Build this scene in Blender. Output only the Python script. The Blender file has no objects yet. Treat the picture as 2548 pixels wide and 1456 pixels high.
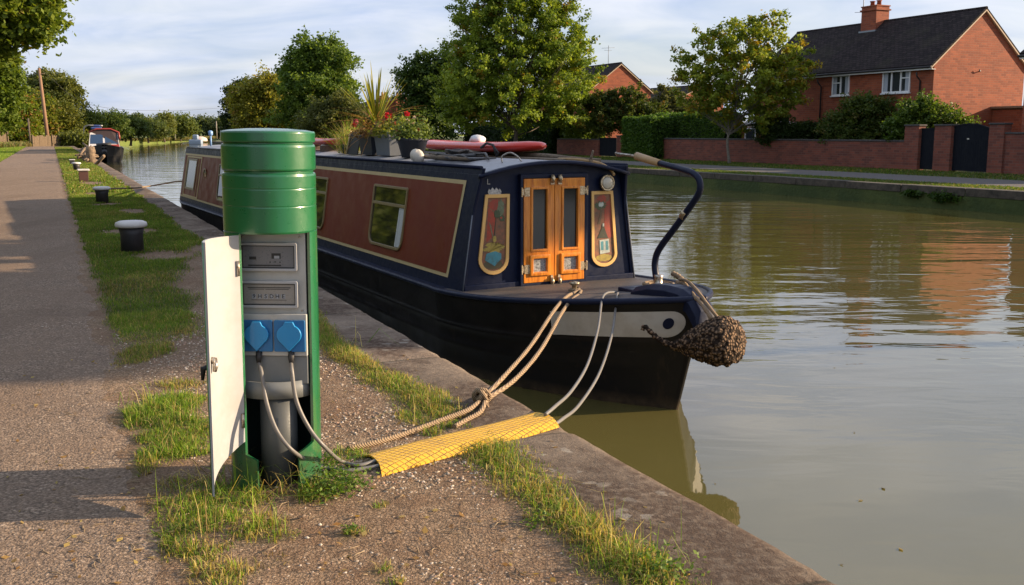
import bpy, math, random
import numpy as np
from mathutils import Vector, Matrix
R=math.radians
sc=bpy.context.scene
COL=sc.collection
# ------------------------------------------------------------------ camera
F=2500.0;CX=1273.5;CY=728.0;EYE=1.45
PITCH=math.atan((728-330)/F)
cam=bpy.data.cameras.new('camera');cam.lens=36*F/2547;cam.sensor_width=36;cam.clip_end=3000;cam.clip_start=.05
cam.dof.use_dof=False
camo=bpy.data.objects.new('camera',cam);COL.objects.link(camo)
camo.location=(0,0,EYE);camo.rotation_euler=(R(90)-PITCH,0,0);sc.camera=camo
# ------------------------------------------------------------------ world and sun
SUN_EL=R(16.5);SUN=Vector((.985,.10,0)).normalized()
w=bpy.data.worlds.new('World');sc.world=w;w.use_nodes=True
nt=w.node_tree;nt.nodes.clear()
def wn(t,**k):
    n=nt.nodes.new(t)
    for a,b in k.items(): setattr(n,a,b)
    return n
out=wn('ShaderNodeOutputWorld');bg=wn('ShaderNodeBackground');bg.inputs[1].default_value=.078
sky=wn('ShaderNodeTexSky',sky_type='NISHITA',sun_disc=False)
sky.sun_elevation=SUN_EL;sky.sun_rotation=math.atan2(SUN.x,SUN.y);sky.air_density=1.0;sky.dust_density=1.6;sky.ozone_density=1.4
tc=wn('ShaderNodeTexCoord');sep=wn('ShaderNodeSeparateXYZ');nt.links.new(tc.outputs['Generated'],sep.inputs[0])
def wmath(op,a,b=None,c=None):
    n=wn('ShaderNodeMath',operation=op)
    for i,v in enumerate((a,b,c)):
        if v is None: continue
        if isinstance(v,(int,float)): n.inputs[i].default_value=v
        else: nt.links.new(v,n.inputs[i])
    return n.outputs[0]
zz=wmath('ADD',wmath('ABSOLUTE',sep.outputs[2]),.22)
cx_=wmath('DIVIDE',sep.outputs[0],zz);cy_=wmath('DIVIDE',sep.outputs[1],zz)
cmb=wn('ShaderNodeCombineXYZ');nt.links.new(cx_,cmb.inputs[0]);nt.links.new(cy_,cmb.inputs[1])
mp=wn('ShaderNodeMapping');mp.inputs['Scale'].default_value=(.55,.85,1);mp.inputs['Location'].default_value=(3.1,1.7,0);mp.inputs['Rotation'].default_value=(0,0,.25)
nt.links.new(cmb.outputs[0],mp.inputs[0])
no=wn('ShaderNodeTexNoise');no.inputs['Scale'].default_value=1.2;no.inputs['Detail'].default_value=7;no.inputs['Roughness'].default_value=.56;no.inputs['Distortion'].default_value=.35
nt.links.new(mp.outputs[0],no.inputs[0])
no2=wn('ShaderNodeTexNoise');no2.inputs['Scale'].default_value=3.6;no2.inputs['Detail'].default_value=6;no2.inputs['Distortion'].default_value=.6
nt.links.new(mp.outputs[0],no2.inputs[0])
ra=wn('ShaderNodeMapRange');ra.inputs[1].default_value=.40;ra.inputs[2].default_value=.62;ra.inputs[3].default_value=.55;ra.inputs[4].default_value=.95
nt.links.new(no.outputs[0],ra.inputs[0])
rb=wn('ShaderNodeValToRGB');rb.color_ramp.elements[0].position=.34;rb.color_ramp.elements[0].color=(3.5,4.15,5.6,1)
rb.color_ramp.elements[1].position=.68;rb.color_ramp.elements[1].color=(5.7,5.85,6.5,1)
nt.links.new(no2.outputs[0],rb.inputs[0])
mx=wn('ShaderNodeMix',data_type='RGBA');nt.links.new(ra.outputs[0],mx.inputs[0]);nt.links.new(sky.outputs[0],mx.inputs[6]);nt.links.new(rb.outputs[0],mx.inputs[7])
nt.links.new(mx.outputs[2],bg.inputs[0]);nt.links.new(bg.outputs[0],out.inputs[0])
sl=bpy.data.lights.new('sun','SUN');sl.energy=5.0;sl.angle=R(.5);sl.color=(1,.76,.50)
so=bpy.data.objects.new('sun',sl);COL.objects.link(so)
sd=Vector((SUN.x*math.cos(SUN_EL),SUN.y*math.cos(SUN_EL),math.sin(SUN_EL)))
so.rotation_euler=sd.to_track_quat('Z','Y').to_euler();so.location=(30,0,20)
sc.view_settings.view_transform='Standard';sc.view_settings.look='None';sc.view_settings.exposure=1.1;sc.view_settings.gamma=1
sc.render.engine='CYCLES'
try:
    sc.cycles.max_bounces=6;sc.cycles.transparent_max_bounces=8;sc.cycles.caustics_reflective=False;sc.cycles.caustics_refractive=False
except Exception: pass
# ------------------------------------------------------------------ measuring helpers (picture point -> place)
OV=np.array([0,0,EYE])
def ray(u,v):
    a=(u-CX)/F;b=-(v-CY)/F
    return np.array([a,math.cos(PITCH)+b*math.sin(PITCH),-math.sin(PITCH)+b*math.cos(PITCH)])
def G(u,v,z=0.):
    d=ray(u,v);return Vector(OV+(z-EYE)/d[2]*d)
def U(u,v,Y):
    d=ray(u,v);return Vector(OV+Y/d[1]*d)
TH=math.atan(1148/2531)
CD=Vector((-math.sin(TH),math.cos(TH),0));RD=Vector((math.cos(TH),math.sin(TH),0))
def W(s,n,z=0.): return CD*s+RD*n+Vector((0,0,z))
def SN(P): return P.dot(CD),P.dot(RD)
WATER=-.75;ZF=-.25
# ------------------------------------------------------------------ object helpers
def tag(o,label=None,cat=None,group=None,kind=None):
    if label:o['label']=label
    if cat:o['category']=cat
    if group:o['group']=group
    if kind:o['kind']=kind
    return o
def empty(name,loc=(0,0,0),rz=0,label=None,cat=None,group=None):
    o=bpy.data.objects.new(name,None);COL.objects.link(o);o.location=loc;o.rotation_euler=(0,0,rz)
    o.empty_display_size=.2
    return tag(o,label,cat,group)
class MB:
    def __init__(s): s.v=[];s.f=[];s.sm=[]
    def add(s,v,f,smooth=False):
        o=len(s.v);s.v+=[tuple(p) for p in v]
        for q in f: s.f.append(tuple(i+o for i in q));s.sm.append(smooth)
        return s
    def box(s,x0,x1,y0,y1,z0,z1):
        v=[(x0,y0,z0),(x1,y0,z0),(x1,y1,z0),(x0,y1,z0),(x0,y0,z1),(x1,y0,z1),(x1,y1,z1),(x0,y1,z1)]
        return s.add(v,[(0,3,2,1),(4,5,6,7),(0,1,5,4),(1,2,6,5),(2,3,7,6),(3,0,4,7)])
    def tube(s,pts,r,n=8,cap=True,twist=None):
        pts=[Vector(p) for p in pts];N=len(pts)
        rs=r if hasattr(r,'__len__') else [r]*N
        up=Vector((0,0,1));V=[];t0=(pts[1]-pts[0]).normalized()
        if abs(t0.dot(up))>.95: up=Vector((0,1,0))
        a=t0.cross(up).normalized()
        for i,p in enumerate(pts):
            t=((pts[min(i+1,N-1)]-pts[max(i-1,0)])).normalized()
            a=(a-t*a.dot(t)).normalized();b=t.cross(a)
            for k in range(n):
                q=2*math.pi*k/n;V.append(p+(a*math.cos(q)+b*math.sin(q))*rs[i])
        Fc=[]
        for i in range(N-1):
            for k in range(n):
                Fc.append((i*n+k,i*n+(k+1)%n,(i+1)*n+(k+1)%n,(i+1)*n+k))
        s.add(V,Fc,True)
        if cap:
            o=len(s.v)-len(V)
            s.f.append(tuple(o+k for k in range(n))[::-1]);s.sm.append(False)
            s.f.append(tuple(o+(N-1)*n+k for k in range(n)));s.sm.append(False)
        return s
    def lathe(s,prof,c=(0,0,0),n=32,smooth=True,mat=None):
        V=[];c=Vector(c)
        if n>=64:
            q=[prof[0]]
            for (r0,z0),(r1,z1) in zip(prof[:-1],prof[1:]):
                L=math.hypot(r1-r0,z1-z0)
                if L>.006: e=.0012/L;q+=[(r0+(r1-r0)*e,z0+(z1-z0)*e),(r1-(r1-r0)*e,z1-(z1-z0)*e)]
                q.append((r1,z1))
            prof=q
        for r,z in prof:
            for k in range(n):
                a=2*math.pi*k/n;p=Vector((r*math.cos(a),r*math.sin(a),z))
                if mat: p=mat@p
                V.append(c+p)
        Fc=[(i*n+k,i*n+(k+1)%n,(i+1)*n+(k+1)%n,(i+1)*n+k) for i in range(len(prof)-1) for k in range(n)]
        s.add(V,Fc,smooth)
        o=len(s.v)-len(V)
        if prof[0][0]>1e-4: s.f.append(tuple(o+k for k in range(n))[::-1]);s.sm.append(False)
        if prof[-1][0]>1e-4: s.f.append(tuple(o+(len(prof)-1)*n+k for k in range(n)));s.sm.append(False)
        return s
    def prism(s,outline,d,map_):   # outline 2d, depth vector handled by map_(a,b,t)
        n=len(outline);V=[map_(a,b,0) for a,b in outline]+[map_(a,b,d) for a,b in outline]
        Fc=[tuple(range(n))[::-1],tuple(range(n,2*n))]+[(i,(i+1)%n,n+(i+1)%n,n+i) for i in range(n)]
        return s.add(V,Fc)
    def frame(s,o1,o2,d,map_):   # ring between two outlines with the same count
        n=len(o1);V=[map_(a,b,0) for a,b in o1]+[map_(a,b,0) for a,b in o2]+[map_(a,b,d) for a,b in o1]+[map_(a,b,d) for a,b in o2]
        Fc=[]
        for i in range(n):
            j=(i+1)%n
            Fc+= [(2*n+i,2*n+j,3*n+j,3*n+i),(i,j,2*n+j,2*n+i),(n+j,n+i,3*n+i,3*n+j)]
        return s.add(V,Fc)
    def build(s,name,mat,parent=None,bevel=0,segs=2):
        me=bpy.data.meshes.new(name);me.from_pydata(s.v,[],s.f)
        me.polygons.foreach_set('use_smooth',s.sm)
        me.materials.append(mat);me.validate();me.update()
        import bmesh
        bm=bmesh.new();bm.from_mesh(me);bmesh.ops.recalc_face_normals(bm,faces=bm.faces);bm.to_mesh(me);bm.free()
        o=bpy.data.objects.new(name,me);COL.objects.link(o)
        if parent: o.parent=parent
        if bevel:
            m=o.modifiers.new('bevel','BEVEL');m.width=bevel;m.segments=segs;m.limit_method='ANGLE';m.angle_limit=R(35)
            for p in me.polygons: p.use_smooth=True
            n=o.modifiers.new('wn','WEIGHTED_NORMAL');n.keep_sharp=True
        return o
def np_mesh(name,verts,fv,cols=None,mat=None,parent=None,smooth=False,uniform=None):
    """verts (N,3); fv = list of index arrays each (M,k)"""
    me=bpy.data.meshes.new(name);me.vertices.add(len(verts));me.vertices.foreach_set('co',np.asarray(verts,dtype=np.float32).ravel())
    lo=np.concatenate([f.ravel() for f in fv]);tot=np.concatenate([np.full(len(f),f.shape[1]) for f in fv])
    st=np.concatenate([[0],np.cumsum(tot)[:-1]])
    me.loops.add(len(lo));me.loops.foreach_set('vertex_index',lo.astype(np.int32))
    me.polygons.add(len(tot));me.polygons.foreach_set('loop_start',st.astype(np.int32))
    try: me.polygons.foreach_set('loop_total',tot.astype(np.int32))
    except Exception: pass
    if smooth: me.polygons.foreach_set('use_smooth',np.ones(len(tot),dtype=bool))
    me.update(calc_edges=True)
    if cols is not None:
        a=me.color_attributes.new('tint','FLOAT_COLOR','POINT')
        c=np.ones((len(verts),4),dtype=np.float32);c[:,:cols.shape[1]]=cols;a.data.foreach_set('color',c.ravel())
    if mat: me.materials.append(mat)
    me.validate()
    o=bpy.data.objects.new(name,me);COL.objects.link(o)
    if parent:o.parent=parent
    return o
def smooth_path(pts,n=8):
    pts=[Vector(p) for p in pts];o=[]
    P=[pts[0]*2-pts[1]]+pts+[pts[-1]*2-pts[-2]]
    for i in range(1,len(P)-2):
        for k in range(n):
            t=k/n;a,b,c,d=P[i-1],P[i],P[i+1],P[i+2]
            o.append(.5*((2*b)+(c-a)*t+(2*a-5*b+4*c-d)*t*t+(3*b-a-3*c+d)*t**3))
    o.append(pts[-1]);return o
# ------------------------------------------------------------------ material helpers
class M:
    def __init__(s,name,base=(.5,.5,.5),rough=.6,metal=0,spec=.5,coat=0):
        s.m=bpy.data.materials.new(name);s.m.use_nodes=True;s.t=s.m.node_tree;s.b=s.t.nodes['Principled BSDF'];s.o=s.t.nodes['Material Output']
        s.b.inputs['Base Color'].default_value=(*base,1);s.b.inputs['Roughness'].default_value=rough;s.b.inputs['Metallic'].default_value=metal
        s.b.inputs['Specular IOR Level'].default_value=spec;s.b.inputs['Coat Weight'].default_value=coat
        s.tc=None
    def n(s,t,**k):
        x=s.t.nodes.new(t)
        for a,b in k.items(): setattr(x,a,b)
        return x
    def l(s,a,b): s.t.links.new(a,b)
    def co(s,scale=(1,1,1),rot=(0,0,0),loc=(0,0,0)):
        if not s.tc: s.tc=s.n('ShaderNodeTexCoord')
        m=s.n('ShaderNodeMapping');m.inputs['Scale'].default_value=scale if hasattr(scale,'__len__') else (scale,)*3
        m.inputs['Rotation'].default_value=rot;m.inputs['Location'].default_value=loc
        s.l(s.tc.outputs['Object'],m.inputs[0]);return m.outputs[0]
    def noise(s,scale,detail=4,rough=.55,vec=None,dist=0):
        x=s.n('ShaderNodeTexNoise');x.inputs['Scale'].default_value=scale;x.inputs['Detail'].default_value=detail;x.inputs['Roughness'].default_value=rough;x.inputs['Distortion'].default_value=dist
        s.l(vec if vec else s.co(),x.inputs['Vector']);return x.outputs['Fac']
    def voro(s,scale,feature='F1',vec=None,outp='Distance'):
        x=s.n('ShaderNodeTexVoronoi');x.feature=feature;x.inputs['Scale'].default_value=scale
        s.l(vec if vec else s.co(),x.inputs['Vector']);return x.outputs[outp]
    def ramp(s,fac,stops):
        x=s.n('ShaderNodeValToRGB');e=x.color_ramp.elements
        while len(e)<len(stops): e.new(.5)
        for i,(p,c) in enumerate(stops):
            e[i].position=p;e[i].color=(c,c,c,1) if not hasattr(c,'__len__') else (*c,1)
        s.l(fac,x.inputs[0]);return x.outputs[0]
    def mix(s,f,a,b,mode='MIX'):
        x=s.n('ShaderNodeMix',data_type='RGBA',blend_type=mode)
        for i,v in ((0,f),(6,a),(7,b)):
            if isinstance(v,(int,float)): x.inputs[i].default_value=v
            elif isinstance(v,tuple): x.inputs[i].default_value=(*v,1)
            else: s.l(v,x.inputs[i])
        return x.outputs[2]
    def math(s,op,a,b=None,c=None):
        n=s.n('ShaderNodeMath',operation=op)
        for i,v in enumerate((a,b,c)):
            if v is None: continue
            if isinstance(v,(int,float)): n.inputs[i].default_value=v
            else: s.l(v,n.inputs[i])
        return n.outputs[0]
    def color(s,c): s.l(c,s.b.inputs['Base Color']);return s
    def rough(s,c): s.l(c,s.b.inputs['Roughness']);return s
    def bump(s,h,strength=.3,dist=.01,prev=None):
        x=s.n('ShaderNodeBump');x.inputs['Strength'].default_value=strength;x.inputs['Distance'].default_value=dist
        s.l(h,x.inputs['Height'])
        if prev: s.l(prev,x.inputs['Normal'])
        s.l(x.outputs[0],s.b.inputs['Normal']);return x.outputs[0]
def painted(name,c,rough=.35,dirt=.25,sc_=3,coat=0,dirtc=None,spec=.5):
    m=M(name,c,rough,spec=spec,coat=coat);n=m.noise(sc_,6,.65)
    d=dirtc or tuple(x*.55+.02 for x in c)
    f=m.ramp(n,[(.42,0.),(.75,1.)])
    m.color(m.mix(m.math('MULTIPLY',f,dirt),c,d))
    n2=m.noise(sc_*14,3);m.rough(m.ramp(n2,[(.3,max(.02,rough-.08)),(.7,min(1,rough+.16))]))
    m.bump(m.noise(sc_*1.5,2),.06,.01)
    return m.m
def solid(name,c,rough=.6,metal=0,spec=.5):
    m=M(name,c,rough,metal,spec);n=m.noise(25,4);m.color(m.mix(n,tuple(x*.8 for x in c),tuple(min(1,x*1.18) for x in c)));return m.m
def speck(name,c,c2,scale,rough=.85,bump=.4,bd=.004):
    m=M(name,c,rough);n=m.noise(scale,5,.7);m.color(m.ramp(n,[(.3,c2),(.62,c)]));m.bump(n,bump,bd);return m.m
def brick_mat(name,c1,c2,mortar,sw=1.,dirt=.3):
    m=M(name,c1,.85);sx=m.n('ShaderNodeSeparateXYZ');m.l(m.co(),sx.inputs[0])
    cb=m.n('ShaderNodeCombineXYZ');m.l(m.math('ADD',sx.outputs[0],sx.outputs[1]),cb.inputs[0]);m.l(sx.outputs[2],cb.inputs[1])
    b=m.n('ShaderNodeTexBrick');m.l(cb.outputs[0],b.inputs[0]);b.inputs['Scale'].default_value=1;b.inputs['Brick Width'].default_value=.225*sw;b.inputs['Row Height'].default_value=.075*sw
    b.inputs['Mortar Size'].default_value=.009;b.inputs['Mortar Smooth'].default_value=.3;b.inputs['Color1'].default_value=(*c1,1);b.inputs['Color2'].default_value=(*c2,1);b.inputs['Mortar'].default_value=(*mortar,1);b.inputs['Bias'].default_value=-.1
    n=m.noise(1.3,6,.7);n2=m.noise(18,3)
    c=m.mix(m.math('MULTIPLY',m.ramp(n,[(.35,0.),(.8,1.)]),dirt),b.outputs[0],tuple(x*.35 for x in c1))
    c=m.mix(m.math('MULTIPLY',n2,.35),c,tuple(min(1,x*1.5) for x in c2))
    m.color(c);m.bump(m.math('SUBTRACT',m.math('MULTIPLY',n2,.3),b.outputs['Fac']),.5,.01);return m.m
def leaf_mat(name,trans=.35,rough=.55):
    m=M(name,(.06,.1,.02),rough,spec=.3);a=m.n('ShaderNodeVertexColor');a.layer_name='tint';m.l(a.outputs[0],m.b.inputs['Base Color'])
    t=m.n('ShaderNodeBsdfTranslucent');m.l(m.mix(1.,a.outputs[0],(1.5,1.45,.7),'MULTIPLY'),t.inputs[0])
    x=m.n('ShaderNodeMixShader');x.inputs[0].default_value=trans;m.l(m.b.outputs[0],x.inputs[1]);m.l(t.outputs[0],x.inputs[2]);m.l(x.outputs[0],m.o.inputs[0]);return m.m
LEAF=leaf_mat('leaf_material',.42);GRASSM=leaf_mat('grass_blade_material',.4,.6)
BARK=speck('bark_material',(.13,.10,.075),(.05,.04,.03),14,.9,.6,.02)
BARKP=speck('pale_bark_material',(.22,.19,.15),(.09,.08,.06),20,.9,.5,.01)
CORE=speck('dark_core_material',(.015,.028,.008),(.006,.012,.004),9,1,.3,.05)
# ------------------------------------------------------------------ ground of the near bank
rng=np.random.default_rng(7)
def vnoise(x,y,seed=0,oct=3):
    x=np.asarray(x,float);y=np.asarray(y,float);t=np.zeros_like(x);amp=1;tot=0
    for o in range(oct):
        r=np.random.default_rng(seed+o*17).random((64,64));fx=x*2**o;fy=y*2**o
        ix=np.floor(fx).astype(int);iy=np.floor(fy).astype(int);a=fx-ix;b=fy-iy;a=a*a*(3-2*a);b=b*b*(3-2*b)
        g=lambda i,j:r[i%64,j%64]
        t+=amp*((g(ix,iy)*(1-a)+g(ix+1,iy)*a)*(1-b)+(g(ix,iy+1)*(1-a)+g(ix+1,iy+1)*a)*b);tot+=amp;amp*=.5
    return t/tot
PATCH=[ # picture centre, half widths, density, dryness
 (345,885,80,30,.75,.45),(450,958,90,16,.5,.6),(400,1020,85,45,1,.1),(440,1100,105,62,1,.15),(370,1150,50,40,.8,.4),(560,1235,150,45,1,.2),
 (500,1300,130,50,1,.25),(640,1320,110,50,.9,.4),(490,1370,90,50,.8,.5),(680,1390,60,35,.6,.7),(540,1435,120,50,.75,.75),(780,1225,50,30,.7,.4),
 (470,1210,90,40,.55,.6),(860,1130,65,22,.8,.2),(1110,1062,75,24,.9,.25),(1050,1035,60,24,.7,.3),(945,1262,22,12,.9,.2),(885,1325,34,14,.7,.5),(955,1418,30,14,.8,.3),(975,1452,40,14,.7,.3),
 (1330,1300,40,20,.5,.4),(620,1250,100,30,.9,.2),(1030,690,40,10,0,.0)]
PW=[]
for u,v,ru,rv,d,dr in PATCH:
    c=G(u,v);a=G(u+ru,v);b=G(u,v-rv);b2=G(u,v+rv);PW.append((c.x,c.y,(a-c).length,abs(b.y-b2.y)/2,d,dr))
def grass_density(X,Y):
    s=X*CD.x+Y*CD.y;n=X*RD.x+Y*RD.y
    nz=vnoise(s*1.3+40,n*1.9+40,3,4);nf=vnoise(s*5+9,n*7+9,5,3)
    g=np.zeros_like(s);dry=np.zeros_like(s)
    sm=lambda a,b,x:np.clip((x-a)/(b-a),0,1)
    # long verge
    left=.30+.12*(nf-.5)
    right=np.where(s>14,1.72,1.0+.72*sm(10.5,14,s))+.35*(nz-.5)
    ver=sm(left-.03,left+.08,n)*sm(right+.1,right-.1,n)*sm(6.9,8.2,s+1.2*(nz-.5))
    ver*=np.where((s>8)&(s<12.5),sm(.34,.42,nz+.22*sm(1.1,.5,n)),1)
    # bare trodden patches by the bollards
    for (bs,bn,rs,rn) in ((12.6,1.15,.5,.45),(15.8,1.0,.55,.5),(19.9,1.3,.8,.3),(22.0,.95,.6,.35),(31.5,1.0,1.6,.4),(26.,.9,.8,.3)):
        q=((s-bs)/rs)**2+((n-bn)/rn)**2;ver*=sm(.35,1.3,q+(nf-.5)*1.2)
    g=np.maximum(g,ver*(.75+.35*nf));dry+=ver*.2
    # joint strip behind the coping
    wd=.10+.09*vnoise(s*2.2,n*0+3,11,2)+.06*(nf-.5)
    st=np.clip(1.25-np.abs(n-(1.73+.05*np.sin(s*1.7)))/wd,0,1)*sm(.30,.46,vnoise(s*1.8+5,n*0+8,21,3)+.10)*(s<9.5)
    g=np.maximum(g,st);dry=np.where(st>.3,.55*vnoise(s*3,n*3,31,2)+.15,dry)
    for x,y,rx,ry,d,dr in PW:
        q=((X-x)/rx)**2+((Y-y)/ry)**2
        e=d*np.clip(1.25-q*1.15+(nf-.5)*2.6+(vnoise(s*17,n*17,15,2)-.5)*1.3,0,1);dry=np.where(e>g,dr,dry);g=np.maximum(g,e)
    return g,dry
# materials
def gravel_mat(name,tan,dark,stone,scale,soil=(.16,.090,.050),soilamt=.8,tint=True,stonefr=.5):
    m=M(name,tan,.9,spec=.25)
    v=m.n('ShaderNodeTexVoronoi');v.inputs['Scale'].default_value=scale;m.l(m.co(),v.inputs[0]);v.inputs['Randomness'].default_value=1
    v2=m.n('ShaderNodeTexVoronoi');v2.inputs['Scale'].default_value=scale*2.3;m.l(m.co(),v2.inputs[0])
    sp=m.n('ShaderNodeSeparateColor');m.l(v.outputs['Color'],sp.inputs[0])
    stonec=m.ramp(sp.outputs[0],[(0.,dark),(1-stonefr,tuple(x*.7 for x in tan)),(.8,tan),(1.,stone)])
    fine=m.noise(scale*3,3,.7);stonec=m.mix(.5,stonec,m.ramp(fine,[(.3,dark),(.7,stone)]))
    crev=m.ramp(v.outputs['Distance'],[(.35,1.),(.8,.40)])
    c=m.mix(1.,stonec,crev,'MULTIPLY')
    big=m.noise(1.6,6,.65);mid=m.noise(9,5,.7)
    f=m.math('MULTIPLY',m.ramp(m.math('ADD',m.math('MULTIPLY',big,.6),m.math('MULTIPLY',mid,.4)),[(.42,0.),(.62,1.)]),soilamt)
    c=m.mix(f,c,m.mix(fine,tuple(x*.55 for x in soil),tuple(x*1.4 for x in soil)))
    # long worn tracks running along the canal
    tr=m.noise(1.,5,.6,m.co((1.6,.12,1),rot=(0,0,-TH)));c=m.mix(m.ramp(tr,[(.36,.45),(.52,0.)]),c,tuple(x*.45 for x in tan));st=m.noise(.45,6,.75);c=m.mix(m.ramp(st,[(.56,0.),(.66,.35)]),c,tuple(x*.35 for x in tan))
    if tint:
        a=m.n('ShaderNodeVertexColor');a.layer_name='tint';s2=m.n('ShaderNodeSeparateColor');m.l(a.outputs[0],s2.inputs[0])
        gc=m.mix(m.noise(60,4,.8),(.035,.045,.012),(.10,.085,.035))
        gc2=m.mix(s2.outputs[1],gc,m.mix(m.noise(50,4,.8),(.07,.05,.028),(.2,.15,.08)))
        c=m.mix(m.math('MULTIPLY',s2.outputs[0],.9),c,gc2)
    m.color(c)
    h=m.math('ADD',m.math('MULTIPLY',v.outputs['Distance'],-.6),m.math('ADD',m.math('MULTIPLY',v2.outputs['Distance'],-.3),m.math('MULTIPLY',fine,.35)))
    b=m.bump(mid,.5,.05);m.bump(h,1.,.6/scale,b);return m.m
SOIL=gravel_mat('gravelly_soil_material',(.33,.205,.120),(.045,.028,.018),(.64,.48,.33),88)
ASPH=gravel_mat('worn_towpath_surface_material',(.34,.235,.165),(.055,.04,.033),(.60,.46,.34),78,soil=(.21,.145,.10),soilamt=.6,tint=False)
def grid_sheet(name,s0,s1,n0,n1,res,mat,zfun=None,grow=True,density=True,z=0):
    S=[s0]
    while S[-1]<s1: S.append(S[-1]+res*(1+max(0,S[-1]-5)*.18 if grow else 1))
    S[-1]=s1;S=np.array(S);Nn=np.linspace(n0,n1,max(2,int((n1-n0)/(res*1.5))+1))
    s,n=np.meshgrid(S,Nn,indexing='ij');X=s*CD.x+n*RD.x;Y=s*CD.y+n*RD.y
    Z=np.full_like(X,z)
    cols=None
    if density:
        g,d=grass_density(X,Y);cols=np.stack([g.ravel(),d.ravel(),0*g.ravel()],1)
    if zfun is not None: Z=Z+zfun(s,n)
    V=np.stack([X.ravel(),Y.ravel(),Z.ravel()],1);a,b=s.shape
    I=np.arange(a*b).reshape(a,b);fq=np.stack([I[:-1,:-1].ravel(),I[:-1,1:].ravel(),I[1:,1:].ravel(),I[1:,:-1].ravel()],1)
    return np_mesh(name,V,[fq],cols,mat,smooth=True)
EDGE=2.27
zr=lambda s,n:.014*(vnoise(s*2.3,n*2.3,51,3)-.5)+.006*(vnoise(s*14,n*14,52,2)-.5)
o=grid_sheet('verge_ground',-1.5,150,.15,1.80,.045,SOIL,lambda s,n:zr(s,n)*np.clip((1.8-n)*5,0,1));tag(o,kind='structure')
o=grid_sheet('towpath',-1.5,150,-2.45,.33,.06,ASPH,lambda s,n:.004+.010*(vnoise(s*1.4,n*1.4,55,2)-.5)-.012*np.clip((n-.15)*6,0,1),density=False);tag(o,kind='structure')
# coping stones along the edge of the canal
m=M('coping_stone_material',(.2,.16,.13),.85,spec=.3)
n1=m.noise(2.2,6,.7);n2=m.noise(30,5,.75);n3=m.noise(150,3,.7)
c=m.ramp(n1,[(.3,(.10,.075,.055)),(.5,(.20,.15,.11)),(.68,(.31,.24,.175))])
c=m.mix(m.ramp(n2,[(.35,.55),(.6,0.)]),c,(.045,.033,.026));c=m.mix(m.math('MULTIPLY',n3,.45),c,(.3,.235,.18))
dark=m.math('MULTIPLY',m.ramp(m.noise(1.7,5,.6,m.co(loc=(4,2,1))),[(.44,0.),(.56,1.)]),m.ramp(m.noise(22,4,.7),[(.32,0.),(.55,.95)]))
c=m.mix(dark,c,(.055,.028,.016))
li=m.n('ShaderNodeTexVoronoi');li.inputs['Scale'].default_value=6.5;m.l(m.co(),li.inputs[0])
wob=m.math('ADD',li.outputs['Distance'],m.math('MULTIPLY',m.noise(26,3),.55))
lic=m.math('MULTIPLY',m.ramp(wob,[(.44,1.),(.49,0.)]),m.ramp(m.noise(.9,3),[(.44,0.),(.52,1.)]))
jm=m.n('ShaderNodeSeparateXYZ');m.l(m.co(rot=(0,0,-TH)),jm.inputs[0])
jf=m.math('ABSOLUTE',m.math('SUBTRACT',m.math('FRACT',m.math('DIVIDE',m.math('ADD',m.math('ADD',jm.outputs[1],.3),m.math('MULTIPLY',n2,.03)),1.83)),.4918))
jn=m.math('MULTIPLY',m.ramp(jf,[(.004,1.),(.009,0.)]),.85);c=m.mix(jn,c,(.03,.025,.015))
slab=m.n('ShaderNodeTexWhiteNoise',noise_dimensions='1D');m.l(m.math('FLOOR',m.math('ADD',m.math('DIVIDE',m.math('ADD',jm.outputs[1],.3),1.83),.508)),slab.inputs['W']);c=m.mix(m.math('MULTIPLY',slab.outputs['Value'],.38),c,(.09,.07,.05))
c=m.mix(m.math('MULTIPLY',lic,.55),c,(.36,.33,.28));m.color(c)
b=m.bump(n1,.4,.05);m.bump(m.math('ADD',n2,m.math('MULTIPLY',n3,.4)),.8,.012,b);COPE=m.m
def cope_mesh():
    S=[-1.5]
    while S[-1]<150:S.append(S[-1]+.05*(1+max(0,S[-1]-4)*.2))
    S=np.array(S);prof=[(1.74,.0),(1.80,.002),(1.9,.004),(2.0,.005),(2.1,.004),(2.2,.0),(2.245,-.008),(2.268,-.03),(2.272,-.1),(2.268,-.3),(2.25,-.75),(2.25,-1.4)]
    V=[];joint=np.abs((S+.3)%1.83-.9)
    for k,(n,z) in enumerate(prof):
        wob=(vnoise(S*1.1,S*0+k*.1,61,3)-.5)*.05*(k>=5)+(vnoise(S*7,S*0+k*.3,62,2)-.5)*.018*(k>=5)
        zz=z+(vnoise(S*3,S*0+n*3,63,3)-.5)*.012-.010*(joint<.05)*(k<8)
        V.append(np.stack([S*CD.x+(n+wob)*RD.x,S*CD.y+(n+wob)*RD.y,zz],1))
    V=np.stack(V,1);a,b=V.shape[:2];I=np.arange(a*b).reshape(a,b)
    fq=np.stack([I[:-1,:-1].ravel(),I[:-1,1:].ravel(),I[1:,1:].ravel(),I[1:,:-1].ravel()],1)
    return tag(np_mesh('quay_coping',V.reshape(-1,3),[fq],None,COPE,smooth=True),kind='structure')
cope_mesh()
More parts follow.
